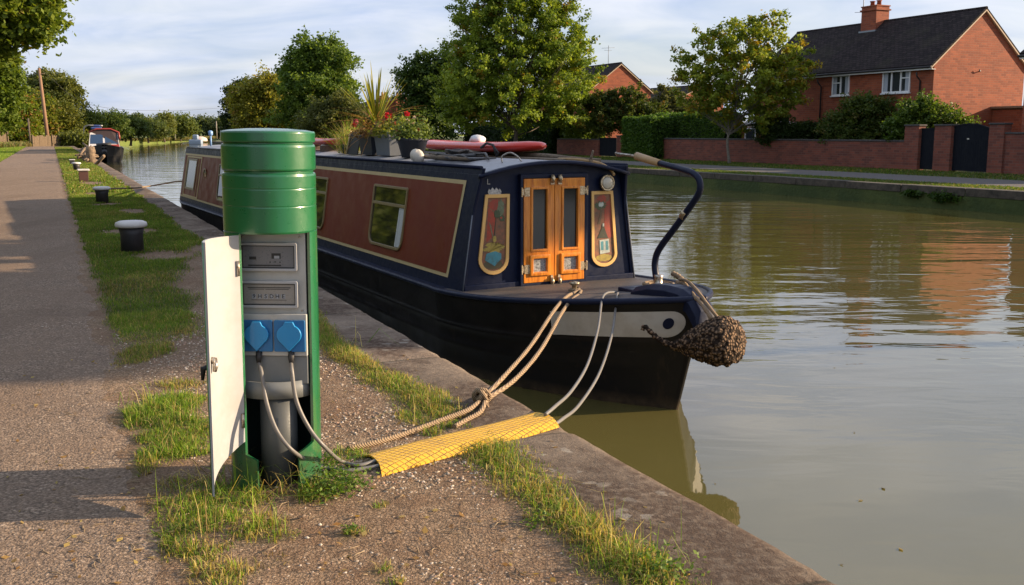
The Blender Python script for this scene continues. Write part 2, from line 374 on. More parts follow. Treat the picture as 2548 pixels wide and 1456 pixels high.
# wide ground sheets, far land and water
m=M('meadow_ground_material',(.08,.1,.03),.95);n=m.noise(.35,6,.7);n_=m.noise(9,5,.8)
m.color(m.mix(m.math('MULTIPLY',n_,.7),m.ramp(n,[(.35,(.10,.16,.025)),(.55,(.16,.21,.035)),(.75,(.24,.21,.08))]),(.045,.06,.015)));m.bump(n_,.8,.08);MEAD=m.m
def poly_sheet(name,pts,z,mat,depth=None):
    b=MB();n=len(pts);b.add([(p[0],p[1],z) for p in pts],[tuple(range(n))])
    if depth:
        b.add([(p[0],p[1],z) for p in pts]+[(p[0],p[1],z-depth) for p in pts],[(i,(i+1)%n,n+(i+1)%n,n+i) for i in range(n)])
    return tag(b.build(name,mat),kind='structure')
near=[W(-60,EDGE-.04),W(150,EDGE-.04),W(188,11.6),W(220,20.5),W(292,37),G(560,347,WATER),W(400,70),W(500,130)]
near=[(p.x,p.y) for p in near]+[(400,1500),(-1500,1500),(-1500,-200),(-60,-60)]
poly_sheet('near_bank_ground',near,-.035,MEAD,1.2)
o=poly_sheet('left_verge_ground',[tuple(W(s,n)[:2]) for s,n in ((-1.5,-2.44),(150,-2.44),(150,-4.6),(-1.5,-4.6))],-.006,MEAD)
FC=23.6 # far coping
farpts=[W(-60,FC),W(60,FC),W(140,FC+1),W(190,FC+3),W(235,34),W(290,52),W(350,90)]
farpts=[(p.x,p.y) for p in farpts]+[(700,1200),(900,400),(500,-200),(60,-90)]
m=M('far_turf_material',(.06,.08,.02),.95);n=m.noise(.5,6,.7);m.color(m.ramp(n,[(.35,(.035,.055,.012)),(.6,(.07,.09,.02)),(.8,(.12,.10,.045))]));m.bump(m.noise(8,4),.7,.05)  # turf colour kept low in place of shade on the far bank
poly_sheet('far_bank_ground',farpts,ZF,m.m,1.2)
m=M('canal_water_material',(.115,.095,.035),.03,spec=.5);m.b.inputs['IOR'].default_value=1.85
co=m.co((1,1,1),rot=(0,0,-.35));co1=m.co((.5,1.25,1),rot=(0,0,-.1))
big=m.noise(.16,3,.5,m.co((1,1,1),loc=(7,3,0)));w1=m.noise(1.5,3,.5,co1,.4);w2=m.noise(5.5,3,.55,co1,.3);w3=m.noise(.6,2,.5,co1)
mask=m.ramp(big,[(.40,.10),(.62,1.)])
# ripples are strong in the middle of the canal, weak close to the quay
sx=m.n('ShaderNodeSeparateXYZ');m.l(m.co(),sx.inputs[0])
dist=m.math('ADD',m.math('MULTIPLY',sx.outputs[0],.911),m.math('MULTIPLY',sx.outputs[1],.413))
dy=m.ramp(m.math('DIVIDE',sx.outputs[1],30.),[(.18,.22),(.40,.75),(1.,1.)])
h=m.math('ADD',m.math('MULTIPLY',w1,.62),m.math('ADD',m.math('MULTIPLY',m.math('MULTIPLY',w2,.10),mask),m.math('MULTIPLY',w3,1.3)))
h=m.math('MULTIPLY',h,dy);m.bump(h,1.,.030)
murk=m.noise(.35,4,.6);m.color(m.mix(murk,(.085,.075,.020),(.125,.11,.040)));WATM=m.m
poly_sheet('canal_water',[(-1500,-150),(900,-150),(900,1500),(-1500,1500)],WATER,WATM)
# far bank : coping, grass, path
FCOPE=speck('far_coping_material',(.085,.07,.052),(.022,.02,.014),5,.9,.6,.03)
b=MB();y=-20
random.seed(5)
for s0 in np.arange(-20,190,2.4):
    n0=FC+ (0 if s0<60 else (s0-60)/80*1.0 if s0<140 else 1+(s0-140)/50*2)
    P=[W(s0+.012,n0-.02+random.uniform(-.02,.02)),W(s0+2.39,n0-.02+random.uniform(-.02,.02)),W(s0+2.39,n0+.42),W(s0+.012,n0+.42)]
    zt=ZF+.13+random.uniform(-.015,.015);zb=ZF-.10
    b.add([(p.x,p.y,zt) for p in P]+[(p.x,p.y,zb) for p in P],[(0,1,2,3),(7,6,5,4),(0,4,5,1),(1,5,6,2),(2,6,7,3),(3,7,4,0)])
    for k in range(3):
        P=[W(s0+k*.8+.01,n0+.05+random.uniform(-.02,.02)),W(s0+k*.8+.79,n0+.05+random.uniform(-.02,.02)),W(s0+k*.8+.79,n0+.3),W(s0+k*.8+.01,n0+.3)]
        b.add([(p.x,p.y,ZF-.14) for p in P]+[(p.x,p.y,-1.3) for p in P],[(0,1,2,3),(7,6,5,4),(0,4,5,1),(1,5,6,2),(2,6,7,3),(3,7,4,0)])
tag(b.build('far_quay_wall',FCOPE,bevel=.02),'low dark stone canal wall below the far grass strip','quay wall',kind='structure')
FPATH=speck('far_path_material',(.10,.09,.085),(.05,.045,.042),12,.9,.3,.01)
poly_sheet('far_path',[tuple(W(s,n)[:2]) for s,n in ((-20,27.6),(200,27.6),(200,31.4),(-20,31.4))],ZF+.006,FPATH)
# ------------------------------------------------------------------ grass, stones, litter
def blades(name,P,h,wd,col,parent=None,lean=.5,mat=GRASSM,seed=1,curl=.5):
    r=np.random.default_rng(seed);N=len(P);a=r.random(N)*2*np.pi;side=np.stack([np.cos(a),np.sin(a),0*a],1)
    la=r.random(N)*2*np.pi;ld=np.stack([np.cos(la),np.sin(la),0*la],1);le=(r.random(N)**1.3*lean*1.5)[:,None]
    up=np.array([0,0,1.]);h=h[:,None];wd=wd[:,None]
    mid=P+up*h*.55+ld*h*le*.35;tip=P+up*h*(1-.45*le*curl*1.4)+ld*h*le*1.1
    V=np.stack([P-side*wd,P+side*wd,mid+side*wd*.75,mid-side*wd*.75,tip],1).reshape(-1,3)
    b=np.arange(N)*5;q=np.stack([b,b+1,b+2,b+3],1);t=np.stack([b+3,b+2,b+4],1)
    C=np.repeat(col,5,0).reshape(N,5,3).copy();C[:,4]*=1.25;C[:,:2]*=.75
    return np_mesh(name,V,[q,t],C.reshape(-1,3),mat,parent)
def grass_cols(N,dry,r,hue=None):
    g1=np.array([.075,.15,.016]);g2=np.array([.21,.31,.034]);d1=np.array([.42,.34,.12]);d2=np.array([.26,.18,.08])
    t=r.random(N)[:,None];g=g1*(1-t)+g2*t;d=np.where(r.random(N)[:,None]<.6,d1,d2)*(.7+.6*r.random(N)[:,None])
    isd=(r.random(N)<dry)[:,None];return np.where(isd,d,g)*(.8+.4*r.random(N)[:,None])
def scatter(s0,s1,n0,n1,N,seed):
    r=np.random.default_rng(seed);s=s0+(s1-s0)*r.random(N);n=n0+(n1-n0)*r.random(N)
    X=s*CD.x+n*RD.x;Y=s*CD.y+n*RD.y;g,d=grass_density(X,Y);k=r.random(N)<g**1.2
    return X[k],Y[k],s[k],n[k],d[k],g[k],r
X,Y,s,n,d,g,r=scatter(1.8,8.5,.25,1.95,300000,1)
tall=vnoise(X*3,Y*3,77,2)
hh=(.012+.052*r.random(len(X))**2)*(.35+1.2*tall)*(.45+.65*g);P=np.stack([X,Y,0*X-.004],1)
tag(blades('grass_tufts_near',P,hh,.0012+.0014*r.random(len(X)),grass_cols(len(X),np.clip(d*.8+.03+.4*vnoise(X*2.5+3,Y*2.5,88,3)**2+.25*(g<.5),0,.95),r)*(.75+.6*vnoise(X*5,Y*5,89,2))[:,None],lean=1.0,seed=2),'short green and straw-coloured grass tufts round the green pedestal and along the stone joint','grass',kind='stuff')
X,Y,s,n,d,g,r=scatter(8.5,26,.2,1.9,170000,3);far=np.clip(s/9,1,3)
P=np.stack([X,Y,0*X-.004],1);hh=(.022+.03*r.random(len(X)))*(.8+.15*far)
tag(blades('grass_verge_middle',P,hh,(.0022+.0016*r.random(len(X)))*far*.8,grass_cols(len(X),.06+.6*vnoise(X*1.1+4,Y*1.1,93,3)**2,r)*(.45+.65*vnoise(X*2.1,Y*2.1,94,3))[:,None],lean=.9,seed=4),'short green grass on the verge round the white-capped mooring bollards','grass',kind='stuff')
X,Y,s,n,d,g,r=scatter(26,110,.15,1.85,70000,5);P=np.stack([X,Y,0*X-.004],1)
tag(blades('grass_verge_distant',P,.05+.05*r.random(len(X)),.009+.008*r.random(len(X)),grass_cols(len(X),.12+.5*vnoise(X*.5+4,Y*.5,93,3)**2,r)*.75,lean=.8,seed=6),'bright grass strip running back to the distant moored boat','grass',kind='stuff')
# left verge and far-bank grass
def rect_grass(name,label,s0,s1,n0,n1,N,h,wd,seed,z=0.,dry=.1,dk=1.):  # dk darkens the blade colour, standing in for shade on the far bank
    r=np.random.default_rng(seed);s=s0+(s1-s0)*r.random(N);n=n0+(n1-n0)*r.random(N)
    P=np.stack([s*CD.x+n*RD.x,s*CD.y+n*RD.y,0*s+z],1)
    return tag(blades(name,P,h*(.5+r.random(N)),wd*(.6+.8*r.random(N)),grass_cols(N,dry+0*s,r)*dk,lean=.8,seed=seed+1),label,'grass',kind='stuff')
rect_grass('grass_left_verge','grass strip between the towpath and the left hedge',30,125,-4.6,-2.35,60000,.10,.012,11,-.01)
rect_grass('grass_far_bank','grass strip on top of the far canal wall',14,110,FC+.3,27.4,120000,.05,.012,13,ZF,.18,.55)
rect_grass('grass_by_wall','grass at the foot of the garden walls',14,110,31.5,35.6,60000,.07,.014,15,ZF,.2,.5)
# long wild stalks near the pedestal
r=np.random.default_rng(21);pts=[]
for u,v,k in ((560,1225,26),(430,1290,16),(640,1215,20),(740,1225,18),(520,1330,20),(370,1010,18),(480,1050,18),(660,1320,20),(1480,1330,18),(1620,1420,16),(1300,1230,10),(870,860,8),(1090,1040,8),(590,1200,14),(430,1130,14),(1560,1390,14)):
    c=G(u,v)
    for _ in range(k): pts.append((c.x+r.normal()*.06,c.y+r.normal()*.06,0))
P=np.array(pts);N=len(P)
tag(blades('grass_long_stalks',P,.09+.14*r.random(N),.0012+.001*r.random(N),grass_cols(N,.45+0*P[:,0],r)*1.3,lean=1.4,seed=22,curl=.8),'long thin grass stalks rising round the pedestal foot','grass',kind='stuff')
# weeds : little round leaves by the pedestal
def leaf_quads(C,size,col,r,up=.5,elong=1.5):
    N=len(C);nr=r.normal(size=(N,3));nr[:,2]=np.abs(nr[:,2])+up;nr/=np.linalg.norm(nr,axis=1)[:,None]
    t=r.normal(size=(N,3));t-=nr*(t*nr).sum(1)[:,None];t/=np.linalg.norm(t,axis=1)[:,None];b=np.cross(nr,t)
    s=size[:,None];V=np.stack([C-t*s*elong,C+b*s*.75-t*s*.1,C+t*s*elong,C-b*s*.75-t*s*.1],1).reshape(-1,3)
    i=np.arange(N)*4;return V,np.stack([i,i+1,i+2,i+3],1),np.repeat(col,4,0)
r=np.random.default_rng(31);C=[]
for u,v,k,sp in ((828,1205,360,.045),(870,1215,300,.045),(815,1160,120,.035),(1655,1430,260,.05),(1330,1305,90,.03),(830,1235,200,.04),(870,1325,50,.02),(790,1240,120,.03)):
    c=G(u,v);q=r.normal(size=(k,3))*sp;q[:,2]=np.abs(q[:,2])*.9+.005;C.append(q+np.array([c.x,c.y,0]))
C=np.concatenate(C);N=len(C);t=r.random(N)[:,None];col=np.array([.05,.11,.015])*(1-t)+np.array([.16,.24,.03])*t
V,Fq,cc=leaf_quads(C,.004+.006*r.random(N),col,r,.8,1.2)
tag(np_mesh('low_weeds',V,[Fq],cc,LEAF),'low broad-leaved weeds beside the pedestal and the stone joint','weeds',kind='stuff')
# loose stones
def stones(name,label,N,seed,s0,s1,n0,n1,size,cols,excl=.35):
    r=np.random.default_rng(seed);s=s0+(s1-s0)*r.random(N)**1.3;n=n0+(n1-n0)*r.random(N);X=s*CD.x+n*RD.x;Y=s*CD.y+n*RD.y
    g,_=grass_density(X,Y);cl=vnoise(X*1.7,Y*1.7,91,3)
    k=(g<excl)&(r.random(N)<np.clip((cl-.32)*4,.06,1))&~((n>.25)&(n<.33));X,Y=X[k],Y[k];N=len(X)
    ph=np.array([[1,0,0],[.5,.87,0],[-.5,.8,0],[-1,.05,0],[-.45,-.9,0],[.5,-.8,0],[.55,.1,.75],[-.2,.5,.8],[-.3,-.45,.7]])
    sz=(size*(.35+r.random(N)**2.2*1.5))[:,None,None];a=r.random(N)*6.28
    rot=np.stack([np.stack([np.cos(a),-np.sin(a),0*a],1),np.stack([np.sin(a),np.cos(a),0*a],1),np.stack([0*a,0*a,1+0*a],1)],1)
    sh=(ph[None]*(.7+.6*r.random((N,9,1)))*np.array([1,.7,.6]))*sz;V=np.einsum('nij,nkj->nki',rot,sh)+np.stack([X,Y,0*X-.001],1)[:,None]
    b=(np.arange(N)*9)[:,None];T=[(0,1,6),(1,7,6),(1,2,7),(2,3,7),(3,8,7),(3,4,8),(4,5,8),(5,6,8),(5,0,6),(6,7,8)]
    Ft=np.concatenate([b+np.array([t]) for t in T]);ci=r.integers(0,len(cols),N);c=np.array(cols)[ci]*(.6+.7*r.random(N))[:,None]
    return tag(np_mesh(name,V.reshape(-1,3),[Ft],np.repeat(c,9,0),STONEM),label,'gravel',kind='stuff')
m=M('loose_stone_material',(.3,.25,.2),.85,spec=.3);a=m.n('ShaderNodeVertexColor');a.layer_name='tint';m.color(m.mix(m.math('MULTIPLY',m.noise(220,3),.4),a.outputs[0],(.08,.06,.05)));STONEM=m.m
pal=[(.5,.39,.28),(.38,.28,.2),(.62,.52,.41),(.26,.19,.14),(.42,.26,.18),(.55,.47,.38)]
stones('loose_gravel','small pale stones strewn on the bare ground beside the coping',26000,41,2.2,8.5,.25,1.72,.0062,pal)
stones('towpath_grit','grit and small stones on the worn towpath surface',20000,43,2.3,8.5,-1.6,.28,.005,pal,2)
# dry twigs, stalks and leaves
r=np.random.default_rng(51);b=MB()
for _ in range(170):
    u=r.uniform(120,1350);v=r.uniform(880,1450);c=G(u,v);s_,n_=SN(c)
    if n_>1.9 or n_<-1: continue
    L=r.uniform(.02,.09);a=r.uniform(0,6.28);d_=Vector((math.cos(a),math.sin(a),0));p=Vector((-d_.y,d_.x,0))
    b.tube([c+Vector((0,0,.006)),c+d_*L*.5+p*L*r.uniform(-.2,.2)+Vector((0,0,.010)),c+d_*L+Vector((0,0,.004))],[.0014,.0017,.0007],5)
tag(b.build('dry_twigs',solid('dry_stalk_material',(.30,.22,.13),.8)),'dry brown twigs and stalks strewn over the ground','twigs',kind='stuff')
r=np.random.default_rng(55);C=[]
while len(C)<260:
    u=r.uniform(0,1700);v=r.uniform(860,1456);c=G(u,v);s_,n_=SN(c)
    if n_<2.1: C.append((c.x,c.y,.008))
C=np.array(C);t=r.random((len(C),1));V,Fq,cc=leaf_quads(C,.006+.010*r.random(len(C)),np.array([.30,.16,.05])*(1-t)+np.array([.42,.33,.12])*t,r,2.5,1.3)
tag(np_mesh('leaf_litter',V,[Fq],cc,LEAF),'fallen yellow-brown leaves scattered over the path and quay','leaf litter',kind='stuff')
C=[]
while len(C)<14:
    u=r.uniform(1500,2547);v=r.uniform(560,1440);c=G(u,v,WATER+.004);s_,n_=SN(c)
    if 2.6<n_<22 and r.random()<(.25 if v<900 else .5): C.append(tuple(c))
C=np.array(C);V,Fq,cc=leaf_quads(C,.008+.012*r.random(len(C)),np.array([[.22,.17,.07]])*(.5+r.random((len(C),1))),r,8,1.4)
tag(np_mesh('floating_leaves',V,[Fq],cc,LEAF),'tiny leaves and specks floating on the canal','floating leaves',kind='stuff')
# ------------------------------------------------------------------ service pedestal
PR=.186
GREEN=M('green_gloss_paint_material',(.012,.17,.055),.28,spec=.6,coat=.6)
GREEN.b.inputs['Coat Roughness'].default_value=.12
n=GREEN.noise(4,6,.7);GREEN.color(GREEN.mix(GREEN.math('MULTIPLY',GREEN.ramp(n,[(.45,0.),(.8,1.)]),.25),(.005,.115,.036),(.010,.06,.027)))
gz=GREEN.n('ShaderNodeSeparateXYZ');GREEN.l(GREEN.co(),gz.inputs[0])
gl=GREEN.b.inputs['Base Color'].links[0].from_socket
gr=GREEN.math('MULTIPLY',GREEN.ramp(gz.outputs[2],[(.0,1.),(.28,0.)]),GREEN.ramp(GREEN.noise(14,5,.75),[(.35,0.),(.6,.8)]))
g2_=GREEN.mix(gr,gl,(.07,.065,.04));sc1=GREEN.ramp(GREEN.noise(9,6,.85,GREEN.co((6,6,.7))),[(.66,0.),(.70,.35)]);sp1=GREEN.ramp(GREEN.noise(70,2,.5),[(.74,0.),(.77,.6)])
GREEN.color(GREEN.mix(GREEN.math('MAXIMUM',sc1,sp1),g2_,(.10,.22,.13)))
GREEN.rough(GREEN.ramp(GREEN.noise(30,4,.7),[(.3,.26),(.75,.36)]));GREEN.bump(GREEN.noise(2.5,2,.5,GREEN.co((1,1,.4))),.05,.02);GREEN=GREEN.m
WHITEP=painted('white_gelcoat_material',(.36,.37,.39),.45,.5,5,dirtc=(.30,.25,.20))
LGREY=painted('pale_grey_plastic_material',(.42,.42,.40),.5,.45,7,dirtc=(.22,.2,.17))
MGREY=painted('mid_grey_plastic_material',(.19,.20,.20),.5,.3,7)
DSHELL=painted('dark_inner_shell_material',(.012,.03,.028),.6,.3,6)
BLUEP=painted('blue_socket_plastic_material',(.012,.22,.50),.35,.25,8,coat=.2)
BLUEP2=painted('blue_socket_plate_material',(.010,.13,.33),.45,.3,8)
STEEL=M('worn_steel_material',(.45,.40,.34),.38,.9);STEEL.color(STEEL.ramp(STEEL.noise(60,4,.8),[(.35,(.16,.10,.06)),(.6,(.6,.56,.5))]));STEEL=STEEL.m
BLACKP=solid('black_rubber_material',(.018,.018,.02),.6)
ped=empty('service_pedestal',(-.998,4.10,0),0,'round green and white shore power pedestal with its white door hanging open','power pedestal')
ped.rotation_euler=(0,R(.6),0)
def cyl(phi,r): a=R(phi);return (r*math.sin(a),-r*math.cos(a))
def shell(b,z0,z1,p0,p1,r0,r1,n=48):
    """curved wall between angles, outer radius r0, inner r1"""
    k=max(2,int(n*abs(p1-p0)/360));V=[]
    for i in range(k+1):
        p=p0+(p1-p0)*i/k
        for rr,z in ((r0,z0),(r0,z1),(r1,z1),(r1,z0)):
            x,y=cyl(p,rr);zz=z(p) if callable(z) else z;V.append((x,y,zz))
    Fc=[]
    for i in range(k):
        for j in range(4): Fc.append((i*4+j,(i+1)*4+j,(i+1)*4+(j+1)%4,i*4+(j+1)%4))
    Fc+=[(0,1,2,3),tuple(k*4+q for q in (3,2,1,0))];return b.add(V,Fc,False)
OP0,OP1=-28,68
b=MB()
# drum with its rolled grooves
prof=[(PR*.985,1.055),(PR,1.062),(PR,1.158),(PR*.994,1.160),(PR*.994,1.163),(PR,1.165),(PR,1.228),(PR*.994,1.230),(PR*.994,1.233),(PR,1.235),(PR,1.280),(PR*.985,1.289),(PR*.95,1.292),(PR*.95,1.298),(PR*.985,1.302),(PR,1.308),(PR,1.395),(PR*.985,1.403),(PR*.95,1.406),(PR*.95,1.41)]
b.lathe(prof,n=96)
shell(b,0.0,1.056,OP1,360+OP0,PR,PR-.012,96)
body=b.build('body',GREEN,ped)
for p in body.data.polygons: p.use_smooth=True
md=body.modifiers.new('es','EDGE_SPLIT');md.split_angle=R(40)
b=MB();b.lathe([(PR*.95,1.4105),(PR*.99,1.413),(PR,1.418),(PR,1.449),(PR*.985,1.4555),(PR*.8,1.461),(PR*.45,1.466),(.0,1.468)],n=96)
lid=b.build('lid',GREEN,ped);md=lid.modifiers.new('es','EDGE_SPLIT');md.split_angle=R(50)
# bottom flaps
b=MB();shell(b,-.02,lambda p:.165,OP0,OP0+.1,PR,PR-.01);b=MB()
def flap(p0,p1,za,zb):
    b=MB();k=8;V=[]
    for i in range(k+1):
        p=p0+(p1-p0)*i/k;zt=za+(zb-za)*i/k
        for rr,z in ((PR+.001,-.03),(PR+.001,zt),(PR-.011,zt),(PR-.011,-.03)): x,y=cyl(p,rr);V.append((x,y,z))
    b.add(V,[(i*4+j,(i+1)*4+j,(i+1)*4+(j+1)%4,i*4+(j+1)%4) for i in range(k) for j in range(4)]+[(0,1,2,3),tuple(k*4+q for q in (3,2,1,0))])
    return b.build('bottom_flap',GREEN,ped)
flap(OP0,-11,.155,.135);flap(42,OP1,.155,.185)
b=MB();shell(b,.003,1.054,OP1+1,360+OP0-1,PR-.0125,PR-.016,96);b.build('inner_lining',DSHELL,ped)
# back panel that carries the meters, and shelf lip
YP=-.062
b=MB();b.box(-.150,.153,YP,YP+.012,.55,1.054);b.build('back_panel',LGREY,ped,bevel=.002)
def rrect(x0,x1,z0,z1,rad,n=4):
    o=[]
    for cx,cz,a0 in ((x1-rad,z1-rad,0),(x0+rad,z1-rad,90),(x0+rad,z0+rad,180),(x1-rad,z0+rad,270)):
        for k in range(n+1):
            a=R(a0+90*k/n);o.append((cx+rad*math.cos(a),cz+rad*math.sin(a)))
    return o
def mapY(y): return lambda a,b_,t:(a,y-t,b_)
FACE=painted('meter_face_material',(.15,.15,.165),.3,.2,9);TAN=painted('meter_face_brown_material',(.25,.235,.22),.3,.2,9)
INKM=solid('dark_ink_material',(.012,.012,.014),.5);PALEI=solid('pale_display_material',(.28,.30,.34),.4)
def text_mesh(name,txt,size,mat,parent,loc,rot,ext=.0008,space=1.):
    cu=bpy.data.curves.new(name,'FONT');cu.body=txt;cu.size=size;cu.extrude=ext;cu.align_x='CENTER';cu.align_y='CENTER';cu.space_character=space;cu.offset=.0002
    t=bpy.data.objects.new(name,cu);COL.objects.link(t);dg=bpy.context.evaluated_depsgraph_get();dg.update()
    me=bpy.data.meshes.new_from_object(t.evaluated_get(dg));bpy.data.objects.remove(t)
    o=bpy.data.objects.new(name,me);COL.objects.link(o);me.materials.clear();me.materials.append(mat);o.parent=parent;o.location=loc;o.rotation_euler=rot;return o
def meter(z0,z1,face,kind):
    x0,x1=(-.113,.121)
    b=MB();b.frame(rrect(x0,x1,z0,z1,.008),rrect(x0+.010,x1-.010,z0+.011,z1-.011,.003),.018,mapY(YP));f=b.build('meter',WHITEP,ped,bevel=.0015)
    tag(f,'white framed meter with grey face and slots' if kind==0 else 'white framed meter with counter letters')
    b=MB();b.frame(rrect(x0+.0102,x1-.0102,z0+.0112,z1-.0112,.003),rrect(x0+.014,x1-.014,z0+.015,z1-.015,.002),.012,mapY(YP));b.build('seal',INKM,f)
    b=MB();b.prism(rrect(x0+.0142,x1-.0142,z0+.0152,z1-.0152,.002),.008,mapY(YP));b.build('meter_face',face,f)
    yf=YP-.0082
    if kind==0:
        b=MB();b.box(-.073,-.045,yf-.001,yf,z0+.046,z0+.058);b.box(.017,.054,yf-.001,yf,z0+.050,z0+.072)
        b.box(-.078,.055,yf-.001,yf,z0+.020,z0+.025);b.lathe([(.003,0),(.003,.001)],(.011,yf,z0+.036),10,mat=Matrix.Rotation(R(90),3,'X'));b.box(.028,.035,yf-.001,yf,z0+.035,z0+.039);b.lathe([(.003,0),(.003,.001)],(.051,yf,z0+.036),10,mat=Matrix.Rotation(R(90),3,'X'));b.build('markings',INKM,f)
        b=MB();b.box(.028,.049,yf-.0018,yf-.0011,z0+.051,z0+.062);b.build('display',PALEI,f)
    else:
        b=MB();b.box(-.083,.091,yf-.001,yf,z1-.030,z1-.027);b.box(-.079,-.016,yf-.001,yf,z1-.036,z1-.034);b.box(-.011,.084,yf-.001,yf,z1-.036,z1-.034);b.box(-.069,.074,yf-.001,yf,z0+.031,z0+.0325);b.build('markings',INKM,f)
        b=MB()
        for k in range(6): b.box(-.066+k*.0237,-.050+k*.0237,yf-.0008,yf,z0+.037,z0+.056)
        b.build('counter_windows',PALEI,f)
        for k,chh in enumerate('9HSDHE'): text_mesh('counter_letter',chh,.023,INKM,f,(-.058+k*.0237,yf-.0012,z0+.0465),(R(90),0,0),.0004)
for x,z in ((-.10,1.035),(.13,1.035),(.135,.735),(-.11,.735)):
    b=MB();b.lathe([(.0045,0),(.004,.003),(0,.0032)],(x,YP,z),10,mat=Matrix.Rotation(R(90),3,'X'));b.build('screw',STEEL,ped)
meter(.897,1.012,FACE,0);meter(.746,.857,TAN,1)
# socket box
b=MB();b.box(-.125,.156,YP-.022,YP-.0005,.548,.722);b.build('socket_box',LGREY,ped,bevel=.004)
for x0,x1 in ((-.108,.018),(.024,.150)):
    b=MB();b.prism(rrect(x0,x1,.568,.698,.005),.010,mapY(YP-.0225));pl=b.build('socket',BLUEP2,ped,bevel=.002)
    cx=(x0+x1)/2;o=[]
    for k in range(25):
        a=R(-62+ (304)*k/24); a=R(62)+ (2*math.pi-2*R(62))*k/24 - math.pi/2 - 0
        o.append((cx+.050*math.cos(a-R(0)+math.pi),.638+.045*math.sin(a+math.pi)))
    # rounded cover: circle with a tab on top and a pointed foot
    o=[]
    for a in range(-20,-61,-10): pass
    for a in range(60,-41,-10): o.append((cx+.050*math.cos(R(a)),.640+.043*math.sin(R(a))))
    o.append((cx,.572))
    for a in range(220,119,-10): o.append((cx+.050*math.cos(R(a)),.640+.043*math.sin(R(a))))
    o+= [(cx-.017,.694),(cx+.017,.694)]
    b=MB();b.prism(o,.014,mapY(YP-.033));b.build('socket_cover',BLUEP,pl,bevel=.003)
    b=MB();b.tube([(cx+.004,YP-.018,.575),(cx+.004,YP-.030,.545),(cx+.005,YP-.034,.520)],[.013,.013,.009],12);b.build('cable_gland',BLACKP,pl)
# grey lower box with curved lip, support post
b=MB();b.box(-.125,.155,YP-.012,YP+.02,.43,.547);b.build('lower_box',MGREY,ped,bevel=.003)
b=MB();k=20;V=[]
for i in range(k+1):
    x=-.13+.285*i/k;y=-math.sqrt(max(0,(.165)**2-x*x))*.72-.004
    for z,dy_ in ((.445,0),(.375,0),(.375,.01),(.445,.01)): V.append((x,y+dy_,z))
b.add(V,[(i*4+j,(i+1)*4+j,(i+1)*4+(j+1)%4,i*4+(j+1)%4) for i in range(k) for j in range(4)]+[(0,1,2,3),tuple(k*4+q for q in (3,2,1,0))],True)
b.build('lower_lip',MGREY,ped)
b=MB();b.lathe([(.076,0),(.076,.40)],(.020,-.030,-.01),32);b.build('post',painted('dark_grey_post_material',(.075,.082,.085),.5,.4,7),ped)
# door : curved leaf hinged at the left jamb, seen from its white inside
hx,hy=cyl(OP0,PR);dd=Vector((-.185,-.98,0)).normalized();dl=.272;nrm=Vector((dd.y,-dd.x,0))
if nrm.x>0: nrm=-nrm        # outside faces left
def door_pt(t,z,off=0):
    bow=.045*4*t*(1-t)
    p=Vector((hx,hy,0))+dd*(dl*t)+nrm*(bow+off);return (p.x,p.y,z)
def ztop(t): return 1.050+.0*t
def zbot(t): return .075+.135*(1-t)**1.15
b=MB();k=14;V=[]
for i in range(k+1):
    t=i/k
    for off,zf_ in ((0,zbot(t)),(0,ztop(t)),(.009,ztop(t)),(.009,zbot(t))): V.append(door_pt(t,zf_,off))
b.add(V,[(i*4+j,(i+1)*4+j,(i+1)*4+(j+1)%4,i*4+(j+1)%4) for i in range(k) for j in range(4)]+[(0,1,2,3),tuple(k*4+q for q in (3,2,1,0))],True)
door=b.build('door',WHITEP,ped);md=door.modifiers.new('es','EDGE_SPLIT');md.split_angle=R(45)
b=MB();V=[]
for i in range(k+1):
    t=i/k
    for off,zf_ in ((.0095,zbot(t)+.002),(.0095,ztop(t)-.002),(.012,ztop(t)-.002),(.012,zbot(t)+.002)): V.append(door_pt(t,zf_,off))
b.add(V,[(i*4+j,(i+1)*4+j,(i+1)*4+(j+1)%4,i*4+(j+1)%4) for i in range(k) for j in range(4)]+[(0,1,2,3),tuple(k*4+q for q in (3,2,1,0))],True)
b.build('outer_skin',GREEN,door)
for z in (.30,.92):
    b=MB();b.tube([(hx-.004,hy-.008,z-.03),(hx-.004,hy-.008,z+.03)],.007,8);b.build('hinge',STEEL,door)
# latch
q=Vector(door_pt(.66,.585));inw=-nrm
b=MB();b.tube([q+inw*.001,q+inw*.018],[.014,.012],16)
b.tube([q+inw*.014+Vector((0,0,.0)),q+inw*.017+dd*.004+Vector((0,0,-.020)),q+inw*.014+dd*.006+Vector((0,0,-.042))],[.009,.011,.008],10)
b.build('latch',STEEL,door)
q2=Vector(door_pt(.72,.56,.012));b=MB();b.tube([q2,q2+nrm*.02+Vector((0,0,-.005)),q2+nrm*.024+Vector((0,0,-.05))],[.012,.012,.006],8);b.build('door_handle',BLACKP,door)
# ------------------------------------------------------------------ cables, ramp
CABM=painted('grey_cable_material',(.16,.15,.14),.45,.4,30)
def cable(name,pts,r,mat,label,cat,group=None,n=10,sm=8):
    b=MB();b.tube(smooth_path(pts,sm),r,n);return tag(b.build(name,mat),label,cat,group)
tl=lambda u,v,Y:U(u,v,Y)
lc=lambda x,y,z:ped.matrix_basis@Vector((x,y,z))
bpy.context.view_layer.update()
def pl_(x,y,z):
    a=R(.6);return Vector((-.998+x*math.cos(a)+z*math.sin(a),4.10+y,-x*math.sin(a)+z*math.cos(a)))
A0=pl_(-.041,YP-.034,.522);B0=pl_(.091,YP-.034,.522)
rampin=G(940,1150,.03)
cable('power_cable',[A0,U(651,930,3.97),U(664,1005,3.93),U(692,1078,3.90),U(738,1130,3.92),G(800,1160,.022),G(860,1171,.014),G(905,1166,.013),G(945,1158,.016),G(1010,1137,.02)],.0085,CABM,'grey cable from the left blue socket, looping down to the yellow ramp','cable','cables from the sockets to the ramp')
